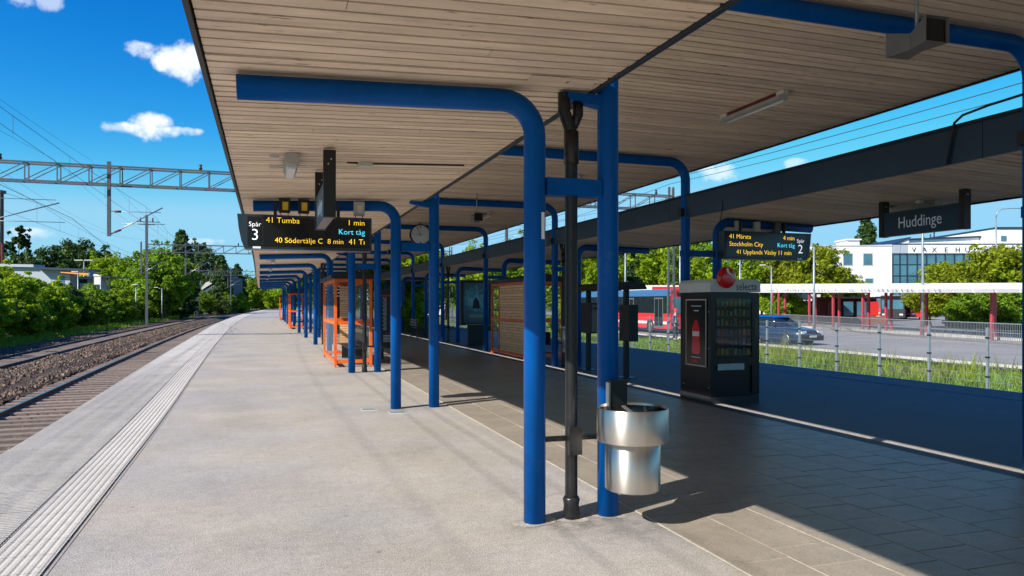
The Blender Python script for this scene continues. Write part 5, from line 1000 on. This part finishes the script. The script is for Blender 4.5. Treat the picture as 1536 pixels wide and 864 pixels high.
def bus(loc, rot, label, L=12.0, low='red_paint', up='window_dark', roofm='bus_blue', front=False):
    T = thing('city_bus', label, 'bus', loc, rot, 'buses at the bus station'); hw = 1.27
    ob('lower_body', B().prism([(-hw, .3), (hw, .3), (hw, 1.35), (-hw, 1.35)], 'y', 0, L), low, T); ob('window_band', B().prism([(-hw+.01, 1.352), (hw-.01, 1.352), (hw-.02, 2.55), (-hw+.02, 2.55)], 'y', .03, L-.03), up, T)
    ob('roof_body', B().prism([(-hw+.0, 2.552), (hw, 2.552), (hw-.03, 2.85), (hw-.3, 3.02), (-hw+.3, 3.02), (-hw+.03, 2.85)], 'y', 0, L), roofm, T); ob('white_stripe', B().box(-hw-.012, -hw-.002, .2, L-.2, .62, .80), 'white_paint', T)
    for y in (2.6, 8.8):
        for s in (-1, 1): wheel(T, s*1.16, y, .48, .28, s)
    for y in (.9, 4.9, 7.4): d = ob('door', B().box(-hw-.03, -hw-.013, y, y+1.15, .4, 2.45), 'steel_dull', T); ob('door_glass', B().box(-hw-.04, -hw-.031, y+.08, y+.54, .5, 2.35).box(-hw-.04, -hw-.031, y+.61, y+1.07, .5, 2.35), 'window_dark', d)
    for y in (3.7, 6.2, 8.9, 10.3): ob('window_pillar', B().box(-hw-.008, -hw-.001, y, y+.07, 1.38, 2.52), 'edge_black', T)
    f = ob('front_panel', B().box(-hw, hw, -.05, -.002, .3, 3.0), low, T); ob('windscreen', B().box(-hw+.12, hw-.12, -.08, -.052, 1.35, 2.45), 'window_blue', f); ob('headlight', B().box(-1.1, -.75, -.09, -.052, .62, .8), 'lamp_glass', f); ob('headlight', B().box(.75, 1.1, -.09, -.052, .62, .8), 'lamp_glass', f); ob('destination_box', B().box(-.8, .8, -.08, -.052, 2.55, 2.85), 'screen_black', f); return T
b1 = camp((1030-768)/FPX*50, 50, -.4); bus(b1, math.radians(2), 'red and black city bus with blue roof edge and white stripe behind the lattice mast', 14)
bus(camp((1381-768)/FPX*92, 92, -.4), math.radians(-YAW*57.3-6), 'bright red bus seen end-on under the bus shelter roof')
bus(camp((1352-768)/FPX*86, 88, -.4), math.radians(-YAW*57.3-30), 'pale bus with dark opening left of the red end-on bus', 8, 'edge_black', 'window_dark', 'cream_white')
wv_ = bframe('parked_van', 728, 86, 'small white van on the road seen between posts left of the slatted shelter', -.45, 'van'); ob('body', B().prism([(0, .3), (4.4, .3), (4.4, 2.0), (1.4, 2.1), (.7, 1.3), (0, 1.1)], 'y', 0, 1.9), 'white_paint', wv_); ob('window', B().prism([(.85, 1.35), (1.9, 1.35), (1.9, 1.9), (1.35, 1.9)], 'y', -.02, -.003), 'window_dark', wv_)
for x in (.9, 3.5): w_ = ob('wheel', B().tube([(x, -.02, .33), (x, .18, .33)], .33, 16), 'tyre', wv_)
# station-side shelter roof behind the bus
SR = bframe('bus_stop_roof', 985, 66, 'white bus stop roof with a long red fascia above the bus', -.4, 'bus stop'); k = 66/1100
ob('roof', B().box(-48*k, 50*k, 0, 2.2, 2.05+15*k, 2.05+27*k), 'white_paint', SR); ob('red_fascia', B().box(-7*k, 50*k, -.06, -.005, 2.05+17*k, 2.05+25*k), 'red_paint', SR)
for px in (-40, -10, 20, 45): ob('post', B().box(px*k, px*k+.12, 1, 1.12, 0, 2.05+15*k), 'steel_dull', SR)
ob('roof_lettering_blocks', B().box(-24*k, -14*k, -.01, -.004, 2.05+17.5*k, 2.05+20*k), 'letter_black', SR)
# ---------------------------------------------------------------- a waiting person by the bus
def person(loc, rot, label):
    T = thing('person', label, 'person', loc, rot)
    J = [(0, 0, .93), (0, 0, 1.15), (0, 0, 1.38), (0, -.01, 1.50), (0, -.02, 1.62), (0, -.02, 1.72), (-.10, 0, .90), (-.11, .0, .48), (-.12, .04, .08), (-.12, -.10, .04), (.10, 0, .90), (.11, -.06, .48), (.12, -.02, .08), (.12, -.16, .04),
         (-.19, 0, 1.40), (-.24, .02, 1.12), (-.22, -.08, .88), (-.22, -.11, .80), (.19, 0, 1.40), (.25, .02, 1.12), (.22, -.10, .90), (.22, -.13, .82)]
    E_ = [(0, 1), (1, 2), (2, 3), (3, 4), (4, 5), (0, 6), (6, 7), (7, 8), (8, 9), (0, 10), (10, 11), (11, 12), (12, 13), (2, 14), (14, 15), (15, 16), (16, 17), (2, 18), (18, 19), (19, 20), (20, 21)]
    R_ = [.14, .135, .15, .055, .095, .07, .09, .065, .045, .04, .09, .065, .045, .04, .06, .045, .035, .03, .06, .045, .035, .03]
    def skin(name, idx, grow, m):
        me = bpy.data.meshes.new(name); mp_ = {j: i for i, j in enumerate(idx)}; me.from_pydata([J[j] for j in idx], [(mp_[a], mp_[b_]) for a, b_ in E_ if a in mp_ and b_ in mp_], [])
        o = link(name, me, T); o.modifiers.new('s', 'SKIN')
        for j in idx: me.skin_vertices[0].data[mp_[j]].radius = (R_[j]*grow, R_[j]*grow*.8)
        me.skin_vertices[0].data[0].use_root = True; sb = o.modifiers.new('d', 'SUBSURF'); sb.levels = sb.render_levels = 1; me.materials.append(MATS[m])
        dg = bpy.context.evaluated_depsgraph_get(); dg.update(); m2 = bpy.data.meshes.new_from_object(o.evaluated_get(dg)); o.modifiers.clear(); o.data = m2; m2.materials.clear(); m2.materials.append(MATS[m]); return o
    skin('body', list(range(22)), 1.0, 'skin'); skin('trousers', [0, 6, 7, 8, 10, 11, 12], 1.14, 'slate_metal'); skin('jacket', [1, 2, 14, 15, 16, 18, 19, 20], 1.14, 'cloth_blue')
    ob('cap', B().lathe([(.108, 1.66), (.112, 1.72), (.09, 1.79), (.03, 1.82), (0, 1.82)], (0, -.02), 14).box(-.07, .07, -.22, -.10, 1.67, 1.69), 'cloth_red', T)
person(at(1013, 42, -.45), math.radians(30), 'person in a red cap and blue jacket standing by the bus')
